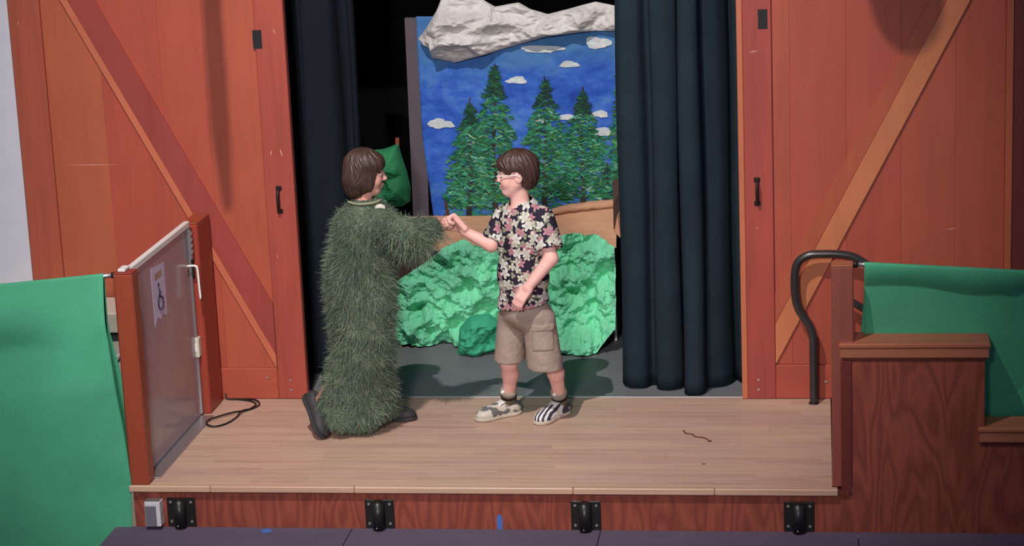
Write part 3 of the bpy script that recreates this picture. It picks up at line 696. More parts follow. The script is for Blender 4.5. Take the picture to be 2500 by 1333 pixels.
paper_sheet('green_paper_drape', [(0.98, 3.268), (0.65, 3.248), (0.0, 3.26)], 4.5, rr, 0.09, -0.05, yfr, 0.2, 0.14, [(0.98, 3.268), (0.2, 3.268)], 'green craft paper hanging from the rod behind the plywood stair side', 67)

# ------------------------------------------------------------------ newel post, handrail
post('newel_post', (3.127, 0.022, 0.0), (3.222, 0.115, 0.987), MT['newel'], 'brown newel post at the right front corner of the stage')
YH = 1.25
hr = empty('handrail', (3.047, YH, 0))
pth = [PZ(1987, 984)] + [PY(u, v, YH) for u, v in ((1987, 930), (1986, 860), (1985, 825), (1976, 795), (1950, 755), (1941, 715), (1941, 665), (1950, 638), (1975, 623), (2010, 620), (2050, 621), (2085, 628), (2118, 648), (2200, 705), (2350, 810))]
pth = [(p[0], YH, max(0, p[2])) for p in pth]
tube('top_rail', pth, 0.020, MT['rail_black'], hr, 16, 5)
a, b = PY(1986, 690, YH), PY(2260, 850, YH); lr = [PY(2056, 722, YH), PY(2092, 744, YH), PY(2350, 900, YH)]
tube('lower_rail', [(p[0], YH, p[2]) for p in lr], 0.017, MT['rail_black'], hr, 14, 4)
cyl('upright', (lr[0][0] + 0.004, YH, -0.05), (lr[0][0] + 0.004, YH, lr[0][2]), 0.017, MT['rail_black'], hr)
cyl('floor_flange', (pth[0][0], YH, 0.0), (pth[0][0], YH, 0.004), 0.026, MT['rail_black'], hr); adopt(hr)
tag(hr, 'black looped metal handrail beside the right barn door', 'handrail')

# ------------------------------------------------------------------ sockets on the stage front
def socket(x, z, label):
    r = empty('leg_socket', (x, 0.012, z - 0.07)); y = 0.012
    box('plate', (x - 0.066, y - 0.006, z - 0.072), (x + 0.066, y, z + 0.066), MT['black_metal'], r, 0.003)
    bm = bmesh.new(); add_cyl(bm, (x - 0.002, y - 0.026, z - 0.064), (x - 0.002, y - 0.026, z + 0.064), 0.027, n=20); o = from_bm('sleeve', bm, MT['black_metal'], r)
    for p in o.data.polygons: p.use_smooth = len(p.vertices) == 4
    cyl('sleeve_rim', (x - 0.002, y - 0.026, z + 0.0635), (x - 0.002, y - 0.026, z + 0.067), 0.022, MT['dark_metal'], r)
    cyl('stud', (x - 0.002, y - 0.026, z - 0.07), (x - 0.002, y - 0.026, z - 0.06), 0.018, MT['black_metal'], r)
    cyl('pin', (x - 0.006, y - 0.052, z - 0.052), (x - 0.006, y - 0.056, z - 0.052), 0.004, MT['bolt'], r, 8)
    for i in (-1, 1):
        for j in (-1, 1): cyl('bolt', (x + i * 0.047, y - 0.006, z + j * 0.046), (x + i * 0.047, y - 0.010, z + j * 0.046), 0.0062, MT['bolt'], r, 10)
    adopt(r); return tag(r, label, 'bracket', 'black leg sockets along the stage front')
socket(0.214, -0.127, 'black bolted leg socket on the stage front beside the small outlet box')
socket(1.126, -0.130, 'black bolted leg socket on the stage front below the boy in the leafy suit')
socket(2.051, -0.131, 'black bolted leg socket on the stage front right of the blue tape mark')
socket(2.983, -0.128, 'black bolted leg socket on the stage front nearest the newel post')
ob = empty('outlet_box', (0.09, 0.012, -0.19))
box('housing', (0.058, -0.042, -0.183), (0.13, 0.012, -0.066), MT['dark_metal'], ob, 0.003)
box('cover_plate', (0.062, -0.047, -0.178), (0.112, -0.0425, -0.082), MT['metal'], ob, 0.003)
box('top_plate', (0.060, -0.040, -0.0655), (0.126, 0.008, -0.062), MT['metal'], ob, 0.001)
cyl('screw', (0.1305, -0.02, -0.115), (0.133, -0.02, -0.115), 0.004, MT['bolt'], ob, 8)
ob.children[1].data.materials[0] = plain('grey_cover', (206, 204, 208), 0.5, 0.4)
adopt(ob); tag(ob, 'small grey metal outlet box on the stage front at left', 'outlet box')
bt = PY(1220, 1277, 0.012); bm = bmesh.new(); n = 22
add_prism(bm, [(bt[0] + 0.013 * math.copysign(abs(math.cos(2 * math.pi * i / n)) ** 0.7, math.cos(2 * math.pi * i / n)), bt[2] + 0.04 * math.copysign(abs(math.sin(2 * math.pi * i / n)) ** 0.8, math.sin(2 * math.pi * i / n))) for i in range(n)], 0.0112, 0.0119)
tag(from_bm('tape_mark', bm, MT['blue']), 'blue oval tape mark on the plywood stage front', 'tape')
b2 = PZ(650, 1297, -0.2); bm = bmesh.new(); add_box(bm, (b2[0] - 0.022, b2[1] - 0.02, -0.2), (b2[0] + 0.022, b2[1] + 0.02, -0.197), 0.0005)
bmesh.ops.rotate(bm, verts=bm.verts, cent=Vector((b2[0], b2[1], -0.2)), matrix=Matrix.Rotation(0.7, 3, 'Z'))
tag(from_bm('tape_scrap', bm, MT['blue']), 'tiny blue tape scrap lying on the purple riser', 'tape')
st = [PZ(u, v, 0.003) for u, v in ((1668, 1050), (1675, 1058), (1690, 1060), (1698, 1066), (1715, 1068), (1726, 1072), (1732, 1078), (1736, 1075))]
tube('string_scrap', st, 0.0028, MT['dark_trim'], None, 6, 4); tag(bpy.data.objects['string_scrap'], 'short dark strand lying on the wooden stage floor at right', 'strand')
st = [PZ(u, v, 0.002) for u, v in ((1714, 1132), (1718, 1133), (1722, 1132))]
tube('lint_scrap', st, 0.002, MT['dark_trim'], None, 6, 2); tag(bpy.data.objects['lint_scrap'], 'tiny dark lint speck on the stage floor below the strand', 'lint')

# ------------------------------------------------------------------ people: signed-distance bodies turned into one mesh
class Vol:
    def __init__(s, lo, hi, h):
        s.lo = np.array(lo, float); s.h = h; s.n = np.ceil((np.array(hi) - s.lo) / h).astype(int) + 1
        s.F = np.full(s.n, 1.0, np.float32)
        s.ax = [s.lo[i] + h * np.arange(s.n[i]) for i in range(3)]
    def sub(s, lo, hi):
        a = np.clip(np.floor((np.array(lo) - s.lo) / s.h).astype(int), 0, s.n - 1); b = np.clip(np.ceil((np.array(hi) - s.lo) / s.h).astype(int) + 1, 1, s.n)
        sl = tuple(slice(a[i], b[i]) for i in range(3))
        X, Y, Z = np.meshgrid(s.ax[0][sl[0]], s.ax[1][sl[1]], s.ax[2][sl[2]], indexing='ij', sparse=True)
        return sl, X, Y, Z
    def put(s, sl, d, k, op='u'):
        A = s.F[sl]; d = d.astype(np.float32)
        if op == 'u':
            if k > 0:
                hh = np.clip(0.5 + 0.5 * (A - d) / k, 0, 1); s.F[sl] = A * (1 - hh) + d * hh - k * hh * (1 - hh)
            else: s.F[sl] = np.minimum(A, d)
        else:
            d = -d
            if k > 0:
                hh = np.clip(0.5 - 0.5 * (A - d) / k, 0, 1); s.F[sl] = A * (1 - hh) + d * hh + k * hh * (1 - hh)
            else: s.F[sl] = np.maximum(A, d)
    def cap(s, a, b, ra, rb=None, k=0.015, op='u'):
        rb = ra if rb is None else rb; a = np.array(a, float); b = np.array(b, float); m = max(ra, rb) + k + 0.02
        sl, X, Y, Z = s.sub(np.minimum(a, b) - m, np.maximum(a, b) + m); d = b - a; L2 = max(float(d @ d), 1e-9)
        t = np.clip(((X - a[0]) * d[0] + (Y - a[1]) * d[1] + (Z - a[2]) * d[2]) / L2, 0, 1)
        dist = np.sqrt((X - a[0] - t * d[0]) ** 2 + (Y - a[1] - t * d[1]) ** 2 + (Z - a[2] - t * d[2]) ** 2) - (ra + (rb - ra) * t)
        s.put(sl, dist, k, op)
    def ell(s, c, r, R=None, k=0.012, op='u'):
        c = np.array(c, float); r = np.array(r, float); R = np.eye(3) if R is None else R; m = r.max() + k + 0.02
        sl, X, Y, Z = s.sub(c - m, c + m); P = [X - c[0], Y - c[1], Z - c[2]]
        q = [(R[i][0] * P[0] + R[i][1] * P[1] + R[i][2] * P[2]) for i in range(3)]
        k0 = np.sqrt(sum((q[i] / r[i]) ** 2 for i in range(3))); k1 = np.sqrt(sum((q[i] / r[i] ** 2) ** 2 for i in range(3))) + 1e-9
        s.put(sl, k0 * (k0 - 1) / k1, k, op)
    def bx(s, c, r, R=None, k=0.006, rnd=0.008, op='u'):
        c = np.array(c, float); R = np.eye(3) if R is None else R; m = float(np.linalg.norm(r)) + k + 0.02
        sl, X, Y, Z = s.sub(c - m, c + m); P = [X - c[0], Y - c[1], Z - c[2]]
        q = [np.abs(R[i][0] * P[0] + R[i][1] * P[1] + R[i][2] * P[2]) - (r[i] - rnd) for i in range(3)]
        o = np.sqrt(sum(np.maximum(x, 0) ** 2 for x in q)); ins = np.minimum(np.maximum(q[0], np.maximum(q[1], q[2])), 0)
        s.put(sl, o + ins - rnd, k, op)
    def above(s, p, nrm, k=0.0):
        """keep only the side the normal points to"""
        nrm = np.array(nrm, float); nrm /= np.linalg.norm(nrm); p = np.array(p, float)
        X, Y, Z = np.meshgrid(*s.ax, indexing='ij', sparse=True)
        d = -((X - p[0]) * nrm[0] + (Y - p[1]) * nrm[1] + (Z - p[2]) * nrm[2]); s.F = np.maximum(s.F, d.astype(np.float32))
    def mesh(s, name, mat, parent, smooth_it=2, post=None):
        Fv = s.F; S = Fv < 0; nx, ny, nz = s.n
        cnt = np.zeros((nx - 1, ny - 1, nz - 1), np.int8); offs = [(i, j, k) for i in (0, 1) for j in (0, 1) for k in (0, 1)]
        for i, j, k in offs: cnt += S[i:nx - 1 + i, j:ny - 1 + j, k:nz - 1 + k]
        act = (cnt > 0) & (cnt < 8); I = np.argwhere(act); idx = np.full(act.shape, -1, np.int64); idx[act] = np.arange(len(I))
        acc = np.zeros((len(I), 3)); num = np.zeros(len(I))
        for a in offs:
            for d in range(3):
                if a[d]: continue
                b = list(a); b[d] = 1
                fa = Fv[I[:, 0] + a[0], I[:, 1] + a[1], I[:, 2] + a[2]]; fb = Fv[I[:, 0] + b[0], I[:, 1] + b[1], I[:, 2] + b[2]]
                m = (fa < 0) != (fb < 0); t = np.where(m, fa / np.where(m, fa - fb, 1), 0)
                p = np.tile(np.array(a, float), (len(I), 1)); p[:, d] = t; acc[m] += p[m]; num[m] += 1
        V = s.lo + s.h * (I + acc / num[:, None]); Q = []
        for d in range(3):
            e1, e2 = (d + 1) % 3, (d + 2) % 3
            sa = [slice(None)] * 3; sb = [slice(None)] * 3; sa[d] = slice(0, -1); sb[d] = slice(1, None)
            A = S[tuple(sa)]; B = S[tuple(sb)]; ch = np.argwhere(A != B); ok = (ch[:, e1] > 0) & (ch[:, e2] > 0) & (ch[:, e1] < s.n[e1] - 1) & (ch[:, e2] < s.n[e2] - 1); ch = ch[ok]
            def cell(o1, o2):
                c = ch.copy(); c[:, e1] -= o1; c[:, e2] -= o2; return idx[c[:, 0], c[:, 1], c[:, 2]]
            q = np.stack([cell(1, 1), cell(0, 1), cell(0, 0), cell(1, 0)], 1); fl_ = ~A[ch[:, 0], ch[:, 1], ch[:, 2]]; q[fl_] = q[fl_][:, ::-1]; Q.append(q)
        Q = np.concatenate(Q)
        for it in range(smooth_it):
            sm = np.zeros_like(V); nn = np.zeros(len(V))
            for a_, b_ in ((0, 1), (1, 2), (2, 3), (3, 0)):
                np.add.at(sm, Q[:, a_], V[Q[:, b_]]); np.add.at(nn, Q[:, a_], 1); np.add.at(sm, Q[:, b_], V[Q[:, a_]]); np.add.at(nn, Q[:, b_], 1)
            V = V * 0.5 + 0.5 * sm / np.maximum(nn, 1)[:, None]
        if post is not None: V = post(V)
        me = bpy.data.meshes.new(name); me.vertices.add(len(V)); me.vertices.foreach_set('co', V.astype(np.float32).ravel())
        me.loops.add(4 * len(Q)); me.loops.foreach_set('vertex_index', Q.astype(np.int32).ravel())
        me.polygons.add(len(Q)); me.polygons.foreach_set('loop_start', np.arange(0, 4 * len(Q), 4, dtype=np.int32))
        me.update(calc_edges=True); me.validate(); me.polygons.foreach_set('use_smooth', np.ones(len(me.polygons), bool)); me.update()
        return link(name, me, mat, parent)
def frame(fwd, up=(0, 0, 1)):
    f = np.array(fwd, float); f /= np.linalg.norm(f); u = np.array(up, float); s = np.cross(u, f); s /= np.linalg.norm(s); u = np.cross(f, s)
    return np.array([f, s, u])       # rows: forward, left side, up
def skin_mat(name, c):
    t = NT(name); f = t.noise(t.coords(), 14, 3); c = lin(c)
    m = t.out(t.ramp(f, [(0.3, (c[0] * 0.94, c[1] * 0.86, c[2] * 0.86)), (0.7, c)]), 0.5, 0.35)
    t.b.inputs['Subsurface Weight'].default_value = 0.08; t.b.inputs['Subsurface Radius'].default_value = (0.01, 0.004, 0.002); return m
MT['skin'] = skin_mat('skin_fair', (240, 190, 180)); MT['skin2'] = skin_mat('skin_fair_warm', (220, 164, 148))
def hair_mat(name, c):
    t = NT(name); c = lin(c); f = t.noise(t.coords((1, 1, 0.25)), 70, 4)
    t.bump(f, 0.5, 0.004)
    return t.out(t.ramp(f, [(0.3, tuple(x * 0.6 for x in c)), (0.7, tuple(x * 1.3 for x in c))]), 0.42, 0.45)
MT['hair'] = hair_mat('dark_brown_hair', (74, 52, 46)); MT['hair2'] = hair_mat('brown_hair', (70, 52, 44))
MT['eye'] = plain('eye_white', (176, 160, 152), 0.3, var=0.02); MT['iris'] = plain('iris', (50, 34, 28), 0.2); MT['lip'] = plain('lip', (190, 108, 100), 0.5)

def add_head(v, C, fwd, k, up=(0, 0, 1)):
    R = frame(fwd, up); T = lambda f, s, u: np.array(C) + k * (f * R[0] + s * R[1] + u * R[2])
    e = lambda p, r, kk=0.012, op='u': v.ell(T(*p), np.array(r) * k, R, kk, op)
    e((-0.010, 0, 0.036), (0.089, 0.071, 0.078), 0.01); e((0.026, 0, -0.028), (0.058, 0.057, 0.074), 0.03)
    e((0.052, 0, -0.088), (0.028, 0.028, 0.022), 0.03)
    for s in (-1, 1):
        v.cap(T(-0.004, s * 0.050, -0.045), T(0.048, s * 0.018, -0.090), 0.019 * k, 0.016 * k, 0.02)
        e((0.052, s * 0.030, -0.036), (0.026, 0.026, 0.028), 0.02)
    e((0.070, 0, 0.022), (0.016, 0.044, 0.014), 0.015)
    for s in (-1, 1): e((0.092, s * 0.030, 0.000), (0.016, 0.016, 0.012), 0.012, 'd')
    v.cap(T(0.080, 0, 0.010), T(0.100, 0, -0.026), 0.0075 * k, 0.0105 * k, 0.009)
    for s in (-1, 1): e((0.090, s * 0.010, -0.030), (0.010, 0.008, 0.007), 0.005)
    e((0.084, 0, -0.0545), (0.011, 0.021, 0.0055), 0.005); e((0.083, 0, -0.066), (0.010, 0.018, 0.006), 0.005); e((0.094, 0, -0.060), (0.01, 0.022, 0.0014), 0.002, 'd')
    for s in (-1, 1):
        e((-0.012, s * 0.071, -0.008), (0.021, 0.008, 0.031), 0.006); e((-0.004, s * 0.080, -0.006), (0.011, 0.006, 0.018), 0.004, 'd')
    return T, R
def face_bits(T, R, k, root):
    for s in (-1, 1):
        bm = bmesh.new(); bmesh.ops.create_uvsphere(bm, u_segments=14, v_segments=10, radius=0.0115 * k); bmesh.ops.translate(bm, verts=bm.verts, vec=Vector(T(0.0725, s * 0.030, 0.0)))
        o = from_bm('eye', bm, MT['eye'], root, True)
        bm = bmesh.new(); bmesh.ops.create_uvsphere(bm, u_segments=12, v_segments=8, radius=0.0068 * k); bmesh.ops.translate(bm, verts=bm.verts, vec=Vector(T(0.0785, s * 0.030, 0.0))); from_bm('iris', bm, MT['iris'], o, True)
        tube('eyebrow', [T(0.084, s * 0.014, 0.024), T(0.083, s * 0.03, 0.029), T(0.072, s * 0.046, 0.024)], 0.0032 * k, MT['hair'], root, 8, 4)
def add_hand(v, wrist, fwd, palm_n, thumb_side, curl, size=1.0, spread=0.0):
    """palm, four fingers of unequal length bent by the curl angles, thumb from the side of the palm"""
    f = np.array(fwd, float); f /= np.linalg.norm(f); n = np.array(palm_n, float); n -= f * (n @ f); n /= np.linalg.norm(n); s = np.cross(n, f) * thumb_side
    wrist = np.array(wrist, float); z = size; R = np.array([f, s, n])
    v.bx(wrist + f * 0.036 * z, (0.040 * z, 0.030 * z, 0.012 * z), R, 0.012, 0.010 * z)
    for i, (o, L) in enumerate(((0.0235, 0.9), (0.008, 1.0), (-0.0075, 0.94), (-0.0225, 0.74))):
        p = wrist + f * 0.070 * z + s * o * z; ang = 0.0; d = f
        for seg, (l, c) in enumerate(zip((0.033, 0.022, 0.018), curl)):
            ang += c; d = f * math.cos(ang) + n * math.sin(ang) + s * spread * (o * 8); q = p + d * l * L * z
            v.cap(p, q, (0.0088 - 0.0007 * seg) * z, (0.0081 - 0.0007 * seg) * z, 0.003); p = q
    p = wrist + f * 0.018 * z + s * 0.026 * z; tc = min(1.0, sum(curl) / 3.2)
    d1_ = f * (0.75 - 0.1 * tc) + s * (0.55 - 0.35 * tc) + n * (0.35 + 0.3 * tc); d1_ /= np.linalg.norm(d1_); q = p + d1_ * 0.036 * z; v.cap(p, q, 0.0115 * z, 0.0095 * z, 0.008)
    d2_ = f * 0.75 + s * (0.2 - 0.75 * tc) + n * (0.3 + 0.25 * tc); d2_ /= np.linalg.norm(d2_); v.cap(q, q + d2_ * 0.028 * z, 0.0092 * z, 0.0078 * z, 0.003)
def groove(C, R, amp, n=46):
    def f(V):
        d = V - C; a = np.arctan2(d @ R[1], d @ R[0]); u = d @ R[2]
        r = np.linalg.norm(d, axis=1, keepdims=True)
        w = np.sin(a * n + 9 * np.sin(u * 30) + 3 * np.sin(a * 5)) * 0.6 + np.sin(a * n * 0.43 + 4 + u * 40) * 0.6
        return V + d / r * (amp * w)[:, None]
    return f

# ---------------- boy in the floral shirt
B = empty('person', PZ(1290, 1015))
yb = 0.93
def bp(u, v, y=yb): return PY(u, v, y)
TR = frame((-0.72, -0.69, 0.0)); HB = 0.93
hc = bp(1261, 424, 0.945); hf = (-0.995, -0.09, -0.04)
sh_r, el_r, wr_r = bp(1230, 528, 1.01), bp(1199, 598, 0.90), bp(1136, 566, 0.90)
sh_l, el_l, wr_l = bp(1325, 536, 0.87), bp(1345, 632, 0.80), bp(1289, 702, 0.755)
hip_r, kn_r, an_r = bp(1250, 775, 0.98), bp(1242, 885, 0.965), bp(1247, 992, 0.985)
hip_l, kn_l, an_l = bp(1315, 775, 0.90), bp(1346, 880, 0.89), bp(1360, 992, 0.945)
an_r = PZ(1262, 1009) * 0.78 + PZ(1170, 1028) * 0.22 + np.array([0.004, 0.0, 0.082]); an_l = PZ(1381, 1008) * 0.80 + PZ(1315, 1037) * 0.20 + np.array([0.002, 0.0, 0.082])
lo = np.array([1.25, 0.62, -0.01]); hi = np.array([2.0, 1.2, 1.42])
v = Vol(lo, hi, 0.0042)
T_, R_ = add_head(v, hc, hf, HB)
v.cap(bp(1267, 455, 0.945), bp(1272, 515, 0.95), 0.042, 0.046, 0.02)
v.ell(bp(1277, 575), (0.085, 0.112, 0.15), TR, 0.03); v.ell(bp(1278, 680), (0.085, 0.105, 0.14), TR, 0.03); v.ell(bp(1282, 760), (0.09, 0.112, 0.09), TR, 0.03)
for a, b, c in ((sh_r, el_r, wr_r), (sh_l, el_l, wr_l)):
    v.cap(bp(1273, 528, 0.95), a, 0.045, 0.042, 0.03); v.cap(a, b, 0.040, 0.033, 0.02); v.cap(b, c, 0.034, 0.0235, 0.012)
for a, b, c in ((hip_r, kn_r, an_r), (hip_l, kn_l, an_l)):
    v.cap(a, b, 0.058, 0.040, 0.03); cf = b * 0.68 + c * 0.32 + np.array([0.006, 0.008, 0]); v.cap(b, cf, 0.040, 0.0385, 0.02); v.cap(cf, c, 0.0385, 0.027, 0.02)
up3 = np.array([0, 0, 0.036]); SR, SL = (PZ(1262, 1009), PZ(1170, 1028)), (PZ(1381, 1008), PZ(1315, 1037))
hr_, tr, hl, tl = SR[0] * 0.76 + SR[1] * 0.24 + up3, SR[0] * 0.1 + SR[1] * 0.9 + up3, SL[0] * 0.76 + SL[1] * 0.24 + up3, SL[0] * 0.1 + SL[1] * 0.9 + up3
for a, h_, t_ in ((an_r, hr_, tr), (an_l, hl, tl)):
    v.cap(a, h_ + np.array([0, 0, 0.012]), 0.027, 0.022, 0.015); v.cap(h_, t_ * 0.6 + h_ * 0.4, 0.020, 0.013, 0.008)
# right fist raised, left hand relaxed at the hip
add_hand(v, wr_r + (bp(1104, 536, 0.9) - wr_r) * 0.08, bp(1106, 532, 0.895) - wr_r, (-0.55, -0.5, -0.3), 1, (1.3, 1.45, 0.9), 1.3)
add_hand(v, wr_l, bp(1262, 742, 0.74) - wr_l, (0.35, 0.85, -0.2), 1, (0.35, 0.5, 0.35), 0.98)
body = v.mesh('body', MT['skin'], B, 1)
face_bits(T_, R_, HB, B)
# hair: short, with a side fringe
v = Vol(hc - 0.16, hc + 0.16, 0.0035); e = lambda p, r, kk=0.01, op='u': v.ell(T_(*p), np.array(r) * HB, R_, kk, op)
e((-0.014, 0, 0.042), (0.103, 0.085, 0.086), 0.01); e((-0.052, 0, -0.004), (0.064, 0.074, 0.074), 0.02); e((0.058, 0, 0.058), (0.038, 0.062, 0.036), 0.02); e((-0.05, 0, -0.05), (0.045, 0.058, 0.032), 0.015)
e((0.10, 0, -0.065), (0.085, 0.14, 0.102), 0.006, 'd'); e((0.004, 0.07, -0.012), (0.030, 0.04, 0.036), 0.006, 'd'); e((0.004, -0.07, -0.012), (0.030, 0.04, 0.036), 0.006, 'd')
e((0.045, 0.0, -0.12), (0.10, 0.14, 0.085), 0.008, 'd')
v.mesh('hair', MT['hair'], B, 1, groove(T_(-0.02, 0, 0.06), R_, 0.0028))
# glasses
gl = empty('glasses', Vector(T_(0.09, 0, 0))); gl.parent = B
for s in (-1, 1):
    ring = [T_(0.104 + 0.002 * 0, s * 0.031 + 0.020 * math.cos(2 * math.pi * i / 14), -0.002 + 0.0155 * math.sin(2 * math.pi * i / 14)) for i in range(15)]
    tube('glasses_rim', ring, 0.0017, MT['black_metal'], B, 6, 2)
    tube('glasses_temple', [T_(0.100, s * 0.052, 0.004), T_(0.06, s * 0.067, 0.004), T_(0.0, s * 0.078, 0.006), T_(-0.02, s * 0.080, -0.006)], 0.0026, MT['white'], B, 8, 3)
tube('glasses_bridge', [T_(0.105, -0.011, 0.004), T_(0.109, 0, 0.008), T_(0.105, 0.011, 0.004)], 0.0017, MT['black_metal'], B, 6, 3)
bpy.data.objects.remove(gl, do_unlink=True)

def floral():
    """dark shirt cloth printed with white, cream and pink blossoms and leaves"""
    t = NT('floral_print'); col = lin((42, 36, 52))
    base = t.coords(); wob = t.n('ShaderNodeTexNoise'); t.l(base, wob.inputs['Vector']); wob.inputs['Scale'].default_value = 9.0
    for k, (sc, offs_, rad, pet, c) in enumerate(((27.0, (3, 1, 2), 0.40, 3.0, (150, 152, 130)), (19.0, (0, 0, 0), 0.42, 5.0, (210, 150, 160)), (17.5, (7.3, 2.2, 5.1), 0.45, 5.0, (238, 236, 228)), (23, (1.7, 8.2, 3.3), 0.40, 4.0, (226, 222, 204)))):
        ad = t.n('ShaderNodeVectorMath', operation='MULTIPLY_ADD'); t.l(base, ad.inputs[0]); ad.inputs[1].default_value = (sc, sc * 0.5, sc); ad.inputs[2].default_value = offs_
        vo = t.n('ShaderNodeTexVoronoi', feature='F1'); t.l(ad.outputs[0], vo.inputs['Vector']); vo.inputs['Scale'].default_value = 1.0; vo.inputs['Randomness'].default_value = 0.8
        df = t.n('ShaderNodeVectorMath', operation='SUBTRACT'); t.l(ad.outputs[0], df.inputs[0]); t.l(vo.outputs['Position'], df.inputs[1])
        sp = t.n('ShaderNodeSeparateXYZ'); t.l(df.outputs[0], sp.inputs[0])
        r = t.math('SQRT', t.math('ADD', t.math('POWER', t.math('ABSOLUTE', sp.outputs[0]), 2.0), t.math('POWER', t.math('ABSOLUTE', sp.outputs[2]), 2.0)))
        ang = t.math('ARCTAN2', sp.outputs[2], sp.outputs[0]); sc_ = t.n('ShaderNodeSeparateColor'); t.l(vo.outputs['Color'], sc_.inputs[0])
        pt_ = t.math('COSINE', t.math('MULTIPLY_ADD', ang, pet, t.math('MULTIPLY', sc_.outputs[0], 20.0)))
        edge_ = t.math('MULTIPLY_ADD', pt_, 0.26 * rad, rad * 0.80)
        keep = t.math('GREATER_THAN', sc_.outputs[1], (0.25, 0.55, 0.42, 0.5)[k])
        m = t.math('MULTIPLY', t.math('LESS_THAN', r, edge_), keep)
        shade = t.mix(t.math('MULTIPLY', r, 1.6), tuple(x * (0.55 if k else 0.8) for x in lin(c)), lin(c))
        col = t.mix(m, col if not isinstance(col, tuple) else col, shade)
    return t.out(col, 0.8, 0.2)
MT['floral'] = floral()
MT['khaki'] = plain('khaki_cotton', (160, 142, 132), 0.85, 0.15, var=0.12, scale=16, bump=0.3)
def wrinkle(amp, seed=0.0, fx=1.0):
    def f(V):
        out = V.copy()
        for i in range(len(V)):
            p = Vector(V[i]); h = noise.noise(Vector((p.x * 9 * fx + seed, p.y * 9, p.z * 16 + p.x * 9))) + 0.55 * abs(noise.noise(Vector((p.x * 24 + seed, p.y * 22, p.z * 34 - p.x * 16))))
            n2 = noise.noise_vector(p * 3 + Vector((seed, 0, 0))); out[i, 0] += amp * h * (0.6 + 0.3 * n2.x); out[i, 1] -= amp * h
        return out
    return f
# shirt
v = Vol(lo, hi, 0.005)
v.ell(bp(1275, 575), (0.112, 0.135, 0.16), TR, 0.03); v.ell(bp(1277, 670), (0.118, 0.134, 0.17), TR, 0.04); v.ell(bp(1279, 745), (0.120, 0.138, 0.10), TR, 0.04)
v.cap(bp(1268, 512, 0.95), bp(1318, 530, 0.88), 0.048, 0.054, 0.03); v.cap(bp(1268, 512, 0.95), bp(1236, 524, 1.0), 0.048, 0.05, 0.03)
v.cap(sh_l, sh_l * 0.32 + el_l * 0.68 + np.array([0.0, 0, 0.0]), 0.058, 0.068, 0.02)
v.cap(sh_r, sh_r * 0.15 + el_r * 0.85, 0.052, 0.058, 0.02)
hem = bp(1279, 742); v.above(hem, (-0.16, 0.0, 1.0))
for a, b, f_ in ((sh_l, el_l, 0.72), (sh_r, el_r, 0.93)):
    d = (b - a) / np.linalg.norm(b - a); c = a + (b - a) * f_ ; sl, X, Y, Z = v.sub(c - 0.13, c + 0.13)
    near = np.sqrt((X - c[0] - d[0] * .05) ** 2 + (Y - c[1] - d[1] * .05) ** 2 + (Z - c[2] - d[2] * .05) ** 2) - 0.075
    pl = -((X - c[0]) * d[0] + (Y - c[1]) * d[1] + (Z - c[2]) * d[2]); dd = np.maximum(near, pl)
    tor = np.sqrt(((X - bp(1277, 670)[0]) / 0.118) ** 2 + ((Y - yb) / 0.115) ** 2) - 1.0
    v.F[sl] = np.maximum(v.F[sl], np.minimum(-dd, 1e9) if f_ > 0.9 and False else -np.maximum(dd, -tor * 0.1))
v.cap(bp(1258, 470, 0.945) + np.array([0, 0, 0.0]), bp(1262, 505, 0.94), 0.046, 0.052, 0.0, 'd')
v.mesh('shirt', MT['floral'], B, 1, wrinkle(0.006, 2.0))
# collar
nb = bp(1268, 497, 0.95)
def colfn(s, t):
    a = -2.55 + 5.1 * s; ca, sa = math.cos(a), math.sin(a); r0 = 0.052; drop = 0.028 + 0.030 * (abs(s - 0.5) * 2) ** 3
    d = -TR[0] * ca + TR[1] * sa; rr_ = r0 + 0.010 + t * 0.026
    base = nb + d * rr_ - TR[0] * 0.002 + np.array([0, 0, 0.022 * ca + 0.010 - t * drop]); return tuple(base)
grid_mesh('collar', colfn, 40, 5, MT['floral'], B, True, 0.004)
for i in range(5):
    p = bp(1236 + i * 0.8, 560 + i * 42, 0.80); q_ = bp(1277, 560 + i * 42, yb)
    o_ = q_ + (TR[0] * 0.125) + np.array([0, 0, 0]); cyl('button', o_, o_ + TR[0] * 0.004, 0.0055, MT['cream'], B, 10)
# shorts
v = Vol((1.4, 0.7, 0.2), (2.0, 1.2, 0.75), 0.005)
v.ell(bp(1280, 755), (0.105, 0.128, 0.10), TR, 0.03)
v.cap(bp(1250, 780, 0.975), bp(1243, 900, 0.97), 0.070, 0.078, 0.03); v.cap(bp(1316, 780, 0.90), bp(1332, 905, 0.89), 0.078, 0.086, 0.03)
zr = bp(1243, 884, 0.97); v.above(bp(1285, 885, 0.935), (0.03, -0.10, 1.0))
base_F = v.F.copy()
v.mesh('shorts', MT['khaki'], B, 1, wrinkle(0.006, 9.0))
v2 = Vol((1.4, 0.7, 0.2), (2.0, 1.2, 0.75), 0.005); v2.F = base_F - 0.006; c = bp(1325, 828, 0.82)
sl, X, Y, Z = v2.sub((-9, -9, -9), (9, 9, 9)); bb = np.maximum(np.maximum(np.abs(X - c[0]) - 0.05, np.abs(Z - c[2]) - 0.055), Y - 0.86)
v2.F = np.maximum(v2.F, bb.astype(np.float32)); v2.mesh('cargo_pocket', MT['khaki'], B, 1, wrinkle(0.006, 9.0))
v2.F = base_F - 0.010; c2_ = c + np.array([0, 0, 0.052]); bb = np.maximum(np.maximum(np.abs(X - c2_[0]) - 0.052, np.abs(Z - c2_[2]) - 0.016), Y - 0.86)
v2.F = np.maximum(v2.F, bb.astype(np.float32)); v2.mesh('pocket_flap', MT['khaki'], B, 1, wrinkle(0.006, 9.0))
